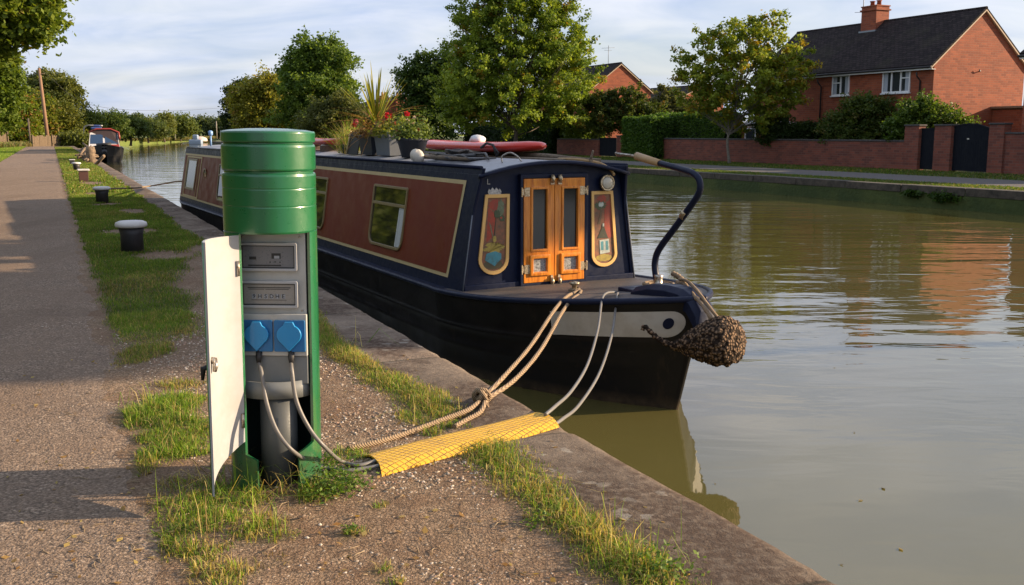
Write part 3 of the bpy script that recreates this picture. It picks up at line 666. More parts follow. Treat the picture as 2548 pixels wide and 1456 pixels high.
cable('power_cable',[B0,U(726,925,3.97),U(738,1000,3.95),U(772,1070,3.95),U(815,1120,3.98),G(850,1148,.022),G(890,1158,.013),G(930,1148,.016),G(1000,1125,.02)],.0085,CABM,'grey cable from the right blue socket, the shorter loop beside the green wall','cable','cables from the sockets to the ramp')
# yellow cable ramp : low cambered plate with chain pattern
m=M('yellow_ramp_material',(.72,.40,.035),.55)
v=m.n('ShaderNodeTexVoronoi');v.feature='DISTANCE_TO_EDGE';v.inputs['Scale'].default_value=34;v.inputs['Randomness'].default_value=.12;m.l(m.co((1,1,.2),rot=(0,0,.6)),v.inputs[0])
e=m.ramp(v.outputs[0],[(.04,1.),(.11,0.)]);n=m.noise(12,6,.75)
c=m.mix(m.ramp(n,[(.35,0.),(.8,.55)]),(.80,.46,.03),(.56,.28,.02));c=m.mix(m.math('MULTIPLY',e,m.ramp(m.noise(9,3),[(.3,.25),(.6,.85)])),c,(.12,.055,.015))
c=m.mix(m.ramp(m.noise(5,6,.8,m.co(loc=(3,1,0))),[(.52,0.),(.72,.6)]),c,(.20,.13,.07));m.color(c);m.bump(m.math('SUBTRACT',m.math('MULTIPLY',n,.2),e),.9,.008);YEL=m.m
p00=G(950,1186,0);p01=G(905,1130,.012);p10=G(1391,1062,0);p11=G(1338,1020,.012)
b=MB();NU,NV=40,16;V=[]
for side in (0,1):
    for i in range(NU+1):
        t=i/NU
        for j in range(NV+1):
            q=j/NV
            a=p00.lerp(p01,q);c_=p10.lerp(p11,q);p=a.lerp(c_,t)
            # rounded outer corner at the canal end
            camb=.020*min(1,q/.22,(1-q)/.22)
            if t>.93 and q>.5: p=p-(c_-a).normalized()*((q-.5)*.12*(t-.93)/.07)
            if t<.05: p=p+(c_-a).normalized()*(.02*math.sin(math.pi*q)*(1-t/.05))
            zz=.006+camb+.004*math.sin(t*6)+(0 if side==0 else -.008)
            V.append((p.x,p.y,zz))
K=(NU+1)*(NV+1);Fc=[]
for i in range(NU):
    for j in range(NV):
        a=i*(NV+1)+j;Fc+=[(a,a+1,a+NV+2,a+NV+1),(K+a,K+a+NV+1,K+a+NV+2,K+a+1)]
def rim(idx):
    for a,c_ in zip(idx[:-1],idx[1:]): Fc.append((a,c_,K+c_,K+a))
rim([i*(NV+1) for i in range(NU+1)]);rim([i*(NV+1)+NV for i in range(NU+1)]);rim(list(range(NV+1)));rim([NU*(NV+1)+j for j in range(NV+1)])
b.add(V,Fc,True);o=b.build('cable_ramp',YEL);md=o.modifiers.new('es','EDGE_SPLIT');md.split_angle=R(45)
tag(o,'yellow patterned cable protector plate lying across the quay edge','cable ramp')
# cables from ramp up to the foredeck
for k,(us,vs,lab) in enumerate(((( 1356,1380,1422,1462,1487,1497,1508,1530),(1032,1012,972,905,820,748,730,727),'grey cable hanging from the foredeck to the ramp, left of the pair'),
                            ((1380,1400,1440,1490,1520,1532,1535,1538),(1056,1042,1008,930,840,762,733,730),'grey cable hanging from the foredeck to the ramp, right of the pair'))):
    Ys=[4.95,5.1,5.7,6.4,7.2,7.85,8.05,8.25]
    cable('deck_cable',[U(u,v,Y) for u,v,Y in zip(us,vs,Ys)],.0095,CABM,lab,'cable','cables hanging from the foredeck')
# ------------------------------------------------------------------ mooring ropes
m=M('rope_material',(.35,.25,.15),.9);wv=m.n('ShaderNodeTexWave');wv.inputs['Scale'].default_value=38;wv.inputs['Distortion'].default_value=2;m.l(m.co(rot=(.5,.6,.3)),wv.inputs[0])
m.color(m.mix(wv.outputs['Fac'],(.15,.10,.06),(.33,.235,.145)));m.bump(m.math('ADD',wv.outputs['Fac'],m.noise(180,3)),.7,.004);ROPE=m.m
def rope_tube(b,pts,r,sm=8,lay=.09,n=10):
    P=smooth_path(pts,sm);rs=[r*(1+.06*math.sin(i*1.9)) for i in range(len(P))];b.tube(P,rs,n)
rope=empty('mooring_rope',G(1198,1000,0),0,'doubled tan mooring rope knotted at the quay edge and made fast to the foredeck stud','rope')
def loc_of(root,pts): return [Vector(p)-Vector(root.location) for p in pts]
kn=G(1198,995,.03)
b=MB();rope_tube(b,loc_of(rope,[kn,U(1255,935,6.1),U(1320,860,6.8),U(1380,770,7.75),U(1410,738,8.25),U(1430,728,8.6),U(1440,722,8.68)]),.014);b.build('strand',ROPE,rope)
b=MB();rope_tube(b,loc_of(rope,[kn+Vector((.03,.02,0)),U(1280,945,6.0),U(1345,870,6.7),U(1400,774,7.75),U(1425,744,8.2),U(1440,733,8.5),U(1445,724,8.68)]),.014);b.build('strand',ROPE,rope)
b=MB();rope_tube(b,loc_of(rope,[kn,G(1165,1020,.025),G(1100,1045,.014),G(1020,1075,.013),G(940,1100,.013),G(865,1117,.012)]),.0135);b.build('strand',ROPE,rope)
b=MB();rope_tube(b,loc_of(rope,[kn+Vector((.02,-.02,0)),G(1195,1025,.02),G(1160,1045,.013),G(1130,1062,.012)]),.0125);b.build('strand',ROPE,rope)
b=MB()
kc=kn-Vector(rope.location)+Vector((.0,.0,.02))
for a0,tilt,rr_ in ((0,.3,.042),(1.2,1.2,.036),(2.3,.8,.040),(.6,1.6,.030)):
    pp=[]
    for k in range(13):
        a=2*math.pi*k/12;v_=Vector((math.cos(a)*rr_,0,math.sin(a)*rr_));v_=Matrix.Rotation(tilt,3,'X')@(Matrix.Rotation(a0,3,'Z')@v_);pp.append(kc+v_)
    b.tube(pp,.013,9)
b.tube([kc,kc+Vector((.02,-.03,-.02)),kc+Vector((.035,-.06,-.05))],[.014,.013,.011],8);b.tube([kc,kc+Vector((-.02,-.03,-.03)),kc+Vector((.0,-.07,-.05))],[.014,.012,.010],8)
b.build('knot',ROPE,rope)
# ------------------------------------------------------------------ narrowboat
BO=Vector((.3779,9.625,0));BRZ=R(-62.1548);BF=Vector((math.cos(BRZ),math.sin(BRZ),0));BR=Vector((-math.sin(BRZ),math.cos(BRZ),0))
def BW(x,y,z): return BO+BF*x+BR*y+Vector((0,0,z))
boat=empty('narrowboat',BO,BRZ,'long narrowboat with maroon cabin side and navy ends moored by the quay','narrowboat')
NAVY=painted('navy_paint_material',(.005,.010,.034),.42,.35,1.2,coat=0,dirtc=(.012,.015,.026),spec=.22)
def blacking():
    m=M('black_hull_paint_material',(.006,.006,.007),.45,spec=.3);sx=m.n('ShaderNodeSeparateXYZ');m.l(m.co(),sx.inputs[0])
    n=m.noise(2,6,.7);st=m.noise(5,6,.8,m.co((1.,1.,.25)));sp=m.noise(3,5,.8,m.co((.6,.6,4)))
    c=m.mix(m.ramp(n,[(.4,0.),(.8,.6)]),(.005,.005,.006),(.022,.018,.014))
    c=m.mix(m.ramp(st,[(.58,0.),(.72,.45)]),c,(.055,.035,.022));c=m.mix(m.ramp(sp,[(.64,0.),(.70,.35)]),c,(.07,.065,.06))
    zb=m.math('MULTIPLY',m.ramp(m.math('ADD',sx.outputs[2],1.),[(.27,1.),(.36,0.)]),m.ramp(m.noise(9,5,.7),[(.3,.3),(.6,1.)]))
    c=m.mix(zb,c,(.075,.055,.035));m.color(c);m.rough(m.ramp(n,[(.3,.38),(.7,.6)]));m.bump(m.noise(4,4),.12,.02);return m.m
BLACKH=blacking()
MAROON=painted('maroon_paint_material',(.170,.028,.012),.45,.35,.35,coat=0,dirtc=(.085,.018,.010),spec=.3)
CREAM=painted('cream_line_paint_material',(.55,.43,.22),.45,.3,8)
CREAM2=painted('buff_panel_frame_material',(.75,.45,.15),.4,.2,8)
ROOFM=painted('grey_roof_paint_material',(.30,.31,.34),.5,.5,2.2,dirtc=(.2,.16,.13))
DECKM=painted('deck_paint_material',(.055,.052,.055),.6,.7,4,dirtc=(.13,.09,.065))
BOWWH=painted('white_bow_band_material',(.50,.48,.45),.45,.55,7,dirtc=(.30,.26,.22))
GLASS=M('dark_window_glass_material',(.012,.014,.012),.04,spec=.9).m
BRONZE=painted('bronze_window_frame_material',(.23,.165,.075),.35,.35,10)
WOOD=M('varnished_wood_material',(.5,.2,.04),.28,coat=.5);nw=WOOD.noise(3,6,.6,WOOD.co((14,14,1.4)),.6)
WOOD.color(WOOD.ramp(nw,[(.3,(.40,.11,.010)),(.5,(.64,.21,.018)),(.7,(.76,.29,.035))]));WOOD.bump(nw,.15,.003);WOOD=WOOD.m
def Wg(x):
    if x<-13: t=min(1,(-13-x)/2.5);return 1.06*math.sqrt(max(0,1-(t*.97)**2.6))+.02
    return 1.06
def zg(x): return -.03 if x<-.5 else -.03+.215*((x+.5)/2.8)**1.5
def stemx(k): return 2.30-.33*k      # k 0 top .. 1 waterline
def hullp(u,k):
    """u 0..1 along the bow part, k 0 gunwale .. 1 waterline(-.8) ; returns x,w,z"""
    xs=stemx(k);x=-.5+(xs+.5)*u;p=3.0-1.0*k;wd=(1.06-.05*k)*(1-u**p)+.02
    xt=-.5+(stemx(0)+.5)*u;z=zg(xt)*(1-k)+(-.85)*k
    return x,wd,z
KS=[0,.06,.12,.2,.28,.325,.345,.365,.42,.52,.55,.58,.7,.85,1.0,1.12]
def kout(k): # strake bulges
    return .018*max(0,1-abs(k-.345)/.02)+.014*max(0,1-abs(k-.55)/.03)+.0
def hull_side(b,sgn,off=0):
    V=[];xs=[-15.5+.0*i for i in range(1)]
    L=list(np.linspace(-15.45,-13,14))+list(np.linspace(-12.5,-.5,13))
    rows=[]
    for x in L:
        row=[]
        for k in KS:
            taper=.0
            wd=Wg(x)*(1-.04*k)+kout(k)
            if x<-13: wd*=1-.5*max(0,k-.45)*((-13-x)/2.45)
            row.append((x,sgn*(wd+off),zg(x)*(1-k)-.85*k))
        rows.append(row)
    for u in list(np.linspace(.06,.9,22))+[.94,.97,.985,1.]:
        row=[]
        for k in KS:
            x,wd,z=hullp(u,k);row.append((x,sgn*(wd+kout(k)*(1-u**6)+off),z))
        rows.append(row)
    n=len(KS);V=[p for r_ in rows for p in r_];Fc=[(i*n+j,(i+1)*n+j,(i+1)*n+j+1,i*n+j+1) for i in range(len(rows)-1) for j in range(n-1)]
    b.add(V,Fc,True);return rows
b=MB();rl=hull_side(b,-1);rr_=hull_side(b,1)
n=len(KS)
b.add(rl[0]+rr_[0],[(j,j+1,n+j+1,n+j) for j in range(n-1)]);b.add(rl[-1]+rr_[-1],[(j,j+1,n+j+1,n+j) for j in range(n-1)])
hull=b.build('hull',BLACKH,boat)
# deck and gunwale
b=MB();rows=[]
L=list(np.linspace(-15.45,-13,14))+list(np.linspace(-12.5,-.5,13))
E=[(x,Wg(x),zg(x)) for x in L]+[hullp(u,0) for u in list(np.linspace(.06,.9,22))+[.94,.97,.985,1.]]
V=[];
for x,wd,z in E: V+=[(x,-wd+.001,z+.012),(x,-wd*.5,z+.02),(x,0,z+.024),(x,wd*.5,z+.02),(x,wd-.001,z+.012)]
b.add(V,[(i*5+j,(i+1)*5+j,(i+1)*5+j+1,i*5+j+1) for i in range(len(E)-1) for j in range(4)],True);b.build('deck',DECKM,boat)
# rounded rail along the edge
for sgn in (-1,1):
    b=MB();pts=[Vector((x,sgn*(wd-.004),z+.005)) for x,wd,z in E if x>-15.4];b.tube(pts,[.024 if p.x<-.3 else .026 for p in pts],8);b.build('gunwale_rail',NAVY,boat)
# gunwale ledge
b=MB();V=[];xs=[-14.2,-.02]
for x in xs: V+=[(x,-1.055,-.012),(x,-.952,-.012),(x,-1.055,-.02),(x,-.952,-.02)]
b.add(V,[(0,1,5,4)]);b.build('gunwale_ledge',NAVY,boat)
# stem post and white band
b=MB();pts=[Vector((stemx(k)+.012,0,(zg(2.3)*(1-k)-.85*k))) for k in (0,.1,.25,.5,.75,1.,1.12)]
V=[]
for p in pts: V+=[(p.x-.05,-.035,p.z),(p.x+.018,-.014,p.z),(p.x+.018,.014,p.z),(p.x-.05,.035,p.z)]
b.add(V,[(i*4+j,(i+1)*4+j,(i+1)*4+(j+1)%4,i*4+(j+1)%4) for i in range(len(pts)-1) for j in range(4)]+[(0,1,2,3)]);b.build('stem_post',BLACKH,boat,bevel=.006)
def band(sgn):
    b=MB();rows=[];us=.655+.33*np.array([0,.1,.2,.3,.4,.5,.6,.7,.78,.84,.88,.90,.92,.935,.95,.96,.968,.975,.981,.986,.990,.993,.996,.998,.9993,1.]);V=[]
    for i,u in enumerate(us):
        t=(u-.655)/.33;ka,kb=.085,.30
        # pointed front end like a dart at the aft side, rounded towards the stem
        if t>.90: q=(t-.90)/.10;hh_=math.sqrt(max(0,1-q*q));km=(ka+kb)/2;ka,kb=km-(km-ka)*hh_,km+(kb-km)*hh_
        if t<.05: ka=ka+.0
        for j in range(7):
            k=ka+(kb-ka)*j/6;x,wd,z=hullp(u,k);V.append((x+ (.03*(j/6-.0) if t<.02 else 0),sgn*(wd+.004+kout(k)),z))
    b.add(V,[(i*7+j,(i+1)*7+j,(i+1)*7+j+1,i*7+j+1) for i in range(25) for j in range(6)],True);bd=b.build('bow_band',BOWWH,boat)
    # dark disc
    b=MB();V=[hullp(.952,.185)];x,wd,z=V[0];cpt=(x,sgn*(wd+.009),z);V=[cpt]
    for k in range(28):
        a=2*math.pi*k/28;uu=.952+.0115*math.cos(a);kk=.185+.046*math.sin(a);x,wd,z=hullp(uu,kk);V.append((x,sgn*(wd+.009+kout(kk)),z))
    b.add(V,[(0,1+k,1+(k+1)%28) for k in range(28)]);b.build('bow_disc',NAVY,bd)
band(-1);band(1)
# curved black stem cap over the bow, and a coaming box
b=MB();pts=[];
for x,z in ((1.50,.16),(1.72,.215),(1.95,.235),(2.13,.23),(2.27,.18),(2.36,.09),(2.385,-.03)): pts.append((x,z))
V=[]
for x,z in pts: V+=[(x-.03,-.10,z-.10),(x,-.105,z-.02),(x+.01,-.06,z+.022),(x+.01,.06,z+.022),(x,.105,z-.02),(x-.03,.10,z-.10)]
b.add(V,[(i*6+j,(i+1)*6+j,(i+1)*6+j+1,i*6+j+1) for i in range(len(pts)-1) for j in range(5)]+[(0,1,2,3,4,5),tuple(range((len(pts)-1)*6,len(pts)*6))[::-1]],True)
b.build('stem_cap',NAVY,boat,bevel=.006)
b=MB();b.box(1.12,1.66,.02,.50,.03,.125);b.build('locker',NAVY,boat,bevel=.01)
# cabin : sides with tumblehome, roof
CB,CT=.955,.80;ZR=1.06
def side_y(z): return CB-(CB-CT)*(z/ZR)
X0=-14.45
def front_x(z): # front edge of the side plate
    t=z/1.13;return .02+(0.11*max(0,(t-.62)/.38)**1.2)
def back_x(z): return -14.62+.16*z/1.0
def side_quad(b,sgn,xa,xb,za,zb,off,nx=1,th=0):
    ys=lambda z:sgn*(side_y(z)+off)
    b.add([(xa(za) if callable(xa) else xa,ys(za),za),(xb(za) if callable(xb) else xb,ys(za),za),(xb(zb) if callable(xb) else xb,ys(zb),zb),(xa(zb) if callable(xa) else xa,ys(zb),zb)],[(0,1,2,3)])
for sgn in (-1,1):
    b=MB();zs=[-.03,.1,.3,.5,.65,.75,.85,.95,1.05,1.13];V=[]
    for z in zs: V+=[(back_x(z),sgn*side_y(z),z),(front_x(z),sgn*side_y(z),z),(front_x(z),sgn*(side_y(z)-.03),z),(back_x(z),sgn*(side_y(z)-.03),z)]
    b.add(V,[(i*4+j,(i+1)*4+j,(i+1)*4+(j+1)%4,i*4+(j+1)%4) for i in range(len(zs)-1) for j in range(4)]+[(0,1,2,3),tuple((len(zs)-1)*4+q for q in (3,2,1,0))])
    cs=b.build('cabin_side',NAVY,boat,bevel=.006)
    # maroon panel and cream line, split at the doorway
    def panel(outer,mat_,off,name,parent):
        b=MB();ys=lambda z:sgn*(side_y(z)+off);b.add([(x,ys(z),z) for x,z in outer],[tuple(range(len(outer)))]);return b.build(name,mat_,parent)
    panel([(-14.58,.085),(-.33,.085),(-.18,1.01),(-14.40,1.01)],CREAM,.003,'cream_line',cs)
    panel([(-14.545,.120),(-.375,.120),(-.235,.972),(-14.37,.972)],MAROON,.006,'side_panel',cs)
# roof
b=MB();V=[];NX=[-14.5,-10,-5,-1,.09];NY=np.linspace(-1,1,17)
def roofz(y): return 1.185-.115*(abs(y)/.8)**2
for x in NX:
    for t in NY: y=t*.8;V.append((x,y,roofz(y)))
k=len(NY);b.add(V,[(i*k+j,(i+1)*k+j,(i+1)*k+j+1,i*k+j+1) for i in range(len(NX)-1) for j in range(k-1)],True);b.build('roof',ROOFM,boat)
# front hood rim
b=MB();V=[]
for t in NY:
    y=t*.815;z=roofz(y)+.008
    V+=[(.075,y,z),(.125,y,z-.006),(.125,y,z-.034),(.075,y,z-.04)]
b.add(V,[(i*4+j,(i+1)*4+j,(i+1)*4+(j+1)%4,i*4+(j+1)%4) for i in range(k-1) for j in range(4)]+[(0,1,2,3),tuple((k-1)*4+q for q in (3,2,1,0))],True);b.build('roof_rim',NAVY,boat)
# bulkheads
def bulkhead(x,name):
    b=MB();pts=[(-CB+.005,-.03)]+[(-side_y(z)+.005,z) for z in (.3,.6,1.0)]+[(t*.795,roofz(t*.795)-.004) for t in NY]+[(side_y(z)-.005,z) for z in (1.0,.6,.3)]+[(CB-.005,-.03)]
    b.add([(x,y,z) for y,z in pts],[tuple(range(len(pts)))]);return b.build(name,NAVY,boat)
fb=bulkhead(0.,'front_bulkhead');bulkhead(-14.4,'rear_bulkhead')
mapX=lambda x:(lambda a,b_,t:(x+t,a,b_))
# edge mouldings on the front bulkhead (pale worn edge line)
EM=painted('worn_edge_material',(.12,.14,.18),.4,.4,20)
b=MB();b.tube([(.028,-side_y(z)+.0,z) for z in (.0,.2,.45,.7)],.006,6);b.build('edge_moulding',EM,fb)
b=MB();b.tube([(.028,side_y(z),z) for z in (.0,.2,.45,.7,.9)],.008,6);b.build('edge_moulding',EM,fb)
b=MB();b.box(.001,.035,-.94,.94,-.02,.055);b.build('bulkhead_kickboard',NAVY,fb,bevel=.008)
# doors
b=MB();b.frame([(-.365,.0),(.375,.0),(.375,1.065),(-.365,1.065)],[(-.335,.035),(.340,.035),(.340,1.025),(-.335,1.025)],.055,mapX(.001));b.build('door_frame',NAVY,fb,bevel=.005)
SMOKE=M('cabin_door_glass_material',(.018,.018,.018),.08,spec=.7).m
FROST=speck('frosted_star_glass_material',(.42,.43,.42),(.05,.05,.05),70,.25,.3,.003)
BRASS=M('tarnished_brass_material',(.5,.42,.3),.4,.7);BRASS.color(BRASS.ramp(BRASS.noise(45,5,.8),[(.35,(.12,.07,.03)),(.55,(.55,.45,.3)),(.75,(.75,.7,.6))]));BRASS=BRASS.m
def rect(a,b_,c,d): return [(a,c),(b_,c),(b_,d),(a,d)]
for sgn in (-1,1):
    ya,yb=(-.332,-.0025) if sgn<0 else (.0035,.337)
    ga,gb=(ya+.085,yb-.075) if sgn<0 else (ya+.085,yb-.075)
    zt,zb_=1.022,.038
    b=MB();X_=.030
    # stiles and rails
    for q in (rect(ya,ga,zb_,zt),rect(gb,yb,zb_,zt),rect(ga,gb,.93,zt),rect(ga,gb,.300,.345),rect(ga,gb,zb_,.105)): b.prism(q,.030,mapX(X_))
    d_=b.build('cabin_door',WOOD,fb,bevel=.003)
    b=MB();b.frame(rect(ga-.014,gb+.014,.335,.944),rect(ga+.008,gb-.008,.357,.922),.042,mapX(X_));b.build('glazing_bead',WOOD,d_,bevel=.004)
    b=MB();b.prism(rect(ga,gb,.345,.93),.008,mapX(X_+.004));b.build('door_glass',SMOKE,d_)
    b=MB();b.frame(rect(ga-.026,gb+.026,.100,.305),rect(ga+.012,gb-.012,.140,.265),.050,mapX(X_));b.build('lower_panel_frame',WOOD,d_,bevel=.010)
    b=MB();b.prism(rect(ga+.010,gb-.010,.138,.267),.022,mapX(X_));b.build('frosted_pane',FROST,d_)
    hy_=ya if sgn<0 else yb
    for z in (.90,.17):
        b=MB();b.box(.061,.067,min(hy_-.005*sgn,hy_-.06*sgn),max(hy_-.005*sgn,hy_-.06*sgn),z-.042,z+.042);b.tube([(.064,hy_+.024*sgn,z-.045),(.064,hy_+.024*sgn,z+.045)],.008,8);b.box(.0615,.066,min(hy_,hy_+.024*sgn),max(hy_,hy_+.024*sgn),z-.03,z+.03);b.build('hinge',BRASS,d_,bevel=.001)
    y0_=yb-.03 if sgn<0 else ya+.045
    b=MB();b.tube([(.075,y0_,.985),(.085,y0_,1.02),(.075,y0_,1.055)],[.018,.024,.017],9);b.box(.062,.078,y0_-.02,y0_+.02,.965,1.0);b.build('top_catch',BRASS,d_)
    b=MB();b.tube([(.075,y0_,.075),(.085,y0_,.04),(.075,y0_,.005)],[.017,.022,.014],9);b.box(.062,.074,y0_-.012,y0_+.012,.03,.10);b.build('bottom_catch',BRASS,d_)
# painted castle panels with rounded foot
def rounded_foot(tl_,tr_,bl,br,zt,zs,zb_,n=14):
    o=[(tl_,zt),(bl,zs)]
    for k in range(1,n): a=math.pi*k/n;cx_=(bl+br)/2;o.append((cx_-(br-bl)/2*math.cos(a),zs-(zs-zb_)*math.sin(a)))
    o+=[(br,zs),(tr_,zt)];return o
RUST=speck('painted_panel_ground_material',(.26,.10,.05),(.09,.07,.045),16,.5,.15,.002)
def grubby(name,c):
    m=M(name,c,.5);n=m.noise(26,5,.75);n2=m.noise(7,4,.7);cc=m.mix(m.ramp(n,[(.48,0.),(.7,.7)]),c,(.10,.07,.035));m.color(m.mix(m.ramp(n2,[(.45,0.),(.7,.6)]),cc,tuple(x*.45+.02 for x in c)));return m.m
pc={k:grubby('panel_'+k+'_paint_material',c) for k,c in dict(red=(.36,.05,.025),green=(.05,.08,.035),paleg=(.15,.19,.11),yellow=(.42,.31,.06),blue=(.07,.28,.33),olive=(.09,.075,.035),white=(.50,.54,.48),dark=(.03,.035,.02),brown=(.14,.085,.045)).items()}
def blob(cy,cz,ry,rz,seed,n=22,j=.25):
    n=n*2;j=j*1.3;r=random.Random(seed);return [(cy+ry*math.cos(2*math.pi*k/n)*(1+r.uniform(-j,j)),cz+rz*math.sin(2*math.pi*k/n)*(1+r.uniform(-j,j))) for k in range(n)]
def castle(sg):
    if sg<0: o1=rounded_foot(-.712,-.458,-.785,-.468,.885,.28,.135);o2=rounded_foot(-.684,-.487,-.752,-.500,.852,.285,.170);q=(-.61,)
    else: o1=rounded_foot(.440,.690,.452,.752,.885,.26,.135);o2=rounded_foot(.470,.662,.484,.720,.852,.265,.168)
    b=MB();b.frame(o1,o2,.016,mapX(.001));f=b.build('painted_panel',CREAM2,fb,bevel=.002)
    tag(f,'painted panel with red flower and blue cloth' if sg<0 else 'painted panel with dark bottle and pale label')
    b=MB();b.prism(o2,.004,mapX(.001));b.build('picture',RUST,f)
    def p(name,out,mat_,d=.0062):
        b=MB();b.prism(out,d-.005,mapX(.005));b.build(name,mat_,f)
    if sg<0:
        p('flower',blob(-.615,.79,.055,.05,1),pc['red'],.0070);p('red_ground',[(-.676,.76),(-.60,.70),(-.625,.50),(-.70,.44)],pc['red'])
        p('leaf',blob(-.55,.76,.034,.075,2,16,.2),pc['paleg'],.0076);p('leaf',blob(-.585,.70,.032,.035,3),pc['green'],.0080);p('leaf',blob(-.535,.66,.03,.03,4),pc['green'],.0082);p('flower',blob(-.545,.665,.012,.010,14),pc['red'],.0088)
        p('stem',[(-.600,.69),(-.594,.69),(-.612,.50),(-.620,.50)],pc['dark'],.0078);p('leaf',[(-.672,.63),(-.652,.60),(-.630,.49),(-.638,.49)],pc['paleg'],.0080)
        p('vase',blob(-.615,.47,.02,.03,8,14,.1),pc['yellow'],.0078);p('flower',blob(-.62,.385,.095,.045,5,26,.3),pc['yellow'],.0076);p('shade_ground',blob(-.63,.23,.10,.045,9,20,.06),pc['olive'],.0072)
        p('cloth',[(-.700,.335),(-.61,.355),(-.545,.33),(-.545,.28),(-.615,.215),(-.715,.275)],pc['blue'],.0086)
    else:
        p('flower',blob(.565,.81,.05,.035,1),pc['red'],.0070);p('red_ground',[(.60,.76),(.668,.80),(.700,.42),(.60,.42)],pc['red'])
        p('leaf',blob(.555,.745,.06,.04,2,20,.3),pc['green'],.0076);p('petal',blob(.56,.752,.030,.022,3),pc['white'],.0082);p('stem',[(.555,.70),(.575,.70),(.55,.56),(.52,.56)],pc['brown'],.0074)
        p('bottle',[(.577,.565),(.597,.565),(.602,.52),(.645,.42),(.520,.42),(.568,.52)],pc['dark'],.0082);p('neck',[(.577,.565),(.597,.565),(.595,.535),(.579,.535)],pc['white'],.0092)
        p('label_patch',[(.545,.40),(.655,.41),(.668,.275),(.553,.262)],pc['white'],.0088);p('label_patch',[(.560,.385),(.590,.39),(.594,.30),(.565,.30)],pc['blue'],.0096);p('label_patch',[(.615,.39),(.642,.39),(.650,.30),(.620,.30)],pc['blue'],.0096)
        p('shade_ground',blob(.60,.225,.095,.035,9,20,.06),pc['yellow'],.0070)
castle(-1);castle(1)
# headlamp
b=MB();ry=Matrix.Rotation(R(90),3,'Y');b.lathe([(.045,0),(.075,.02),(.080,.045),(.080,.055)],(.002,.595,.965),28,mat=ry);hl=b.build('headlamp',BLACKP,fb)
b=MB();b.lathe([(.080,.050),(.081,.062),(.072,.068),(.066,.060)],(.002,.595,.965),28,mat=ry);b.build('lamp_ring',BRASS,hl)
b=MB();b.lathe([(.067,.058),(.05,.066),(.025,.071),(.0,.073)],(.002,.595,.965),28,mat=ry);b.build('lamp_lens',M('lamp_lens_material',(.48,.44,.36),.12,spec=.8).m,hl)
# badge and letter
WLET=speck('flaking_white_paint_material',(.6,.58,.55),(.12,.12,.14),60,.6,.2,.001)
o=text_mesh('painted_letter','L',.075,WLET,fb,(.004,-.675,1.0),(R(90),0,R(90)),.001)
b=MB();pts=[(y_*1.25+.155,z_*1.25-.225) for y_,z_ in ((-.67,.905),(-.655,.875),(-.625,.865),(-.59,.868),(-.562,.885),(-.558,.91),(-.572,.93),(-.580,.915),(-.60,.938),(-.615,.92),(-.632,.94),(-.645,.92),(-.662,.93))]
b.prism(pts,.006,mapX(.002));b.build('badge',WLET,fb)
# windows on both sides : round-cornered frame, transom, two panes
CURT=solid('net_curtain_material',(.5,.52,.5),.9)
def window(sgn,xa,xb,za,zb_,kind=0,curt=False):
    def mp_(off): return lambda a,b_,t:(a,sgn*(side_y(b_)+off+t),b_)
    def out_(i):  # big radius at the foot, small on top
        o=[]
        for cx_,cz,a0,rad in ((xb-.03-i*.0,zb_-.03,0,.03),(xa+.03,zb_-.03,90,.03),(xa+.12,za+.12,180,.12),(xb-.12,za+.12,270,.12)):
            for k in range(6): a=R(a0+18*k);o.append((cx_+(rad-i)*math.cos(a),cz+(rad-i)*math.sin(a)))
        return o
    b=MB();b.frame(out_(0),out_(.028),.016,mp_(.0065));fr=b.build('window',BRONZE,boat,bevel=.003)
    zt=za+(zb_-za)*.70
    b=MB();b.prism([(xa+.02,zt-.016),(xb-.02,zt-.016),(xb-.02,zt+.016),(xa+.02,zt+.016)],.015,mp_(.0068));b.build('transom',BRONZE,fr,bevel=.002)
    b=MB();b.prism(out_(.027),.001,mp_(.0072));b.build('pane',GLASS,fr)
    if curt:
        b=MB();V=[]
        for i in range(9):
            x=xb-.19+.15*i/8;dy_=.0015*math.sin(i*2.4)
            for z in (za+.035,zt-.02): V.append((x-(.03 if z<zt-.1 else 0),sgn*(side_y(z)+.0095+dy_),z))
        b.add(V,[(i*2,i*2+2,i*2+3,i*2+1) for i in range(8)],True);b.build('curtain',CURT,fr)
for sgn in (-1,1):
    for i,(a,b_) in enumerate(((-2.57,-1.55),(-5.42,-4.28),(-8.2,-7.1),(-10.85,-9.8))): window(sgn,a,b_,.205,.875,0,i==0 and sgn<0)
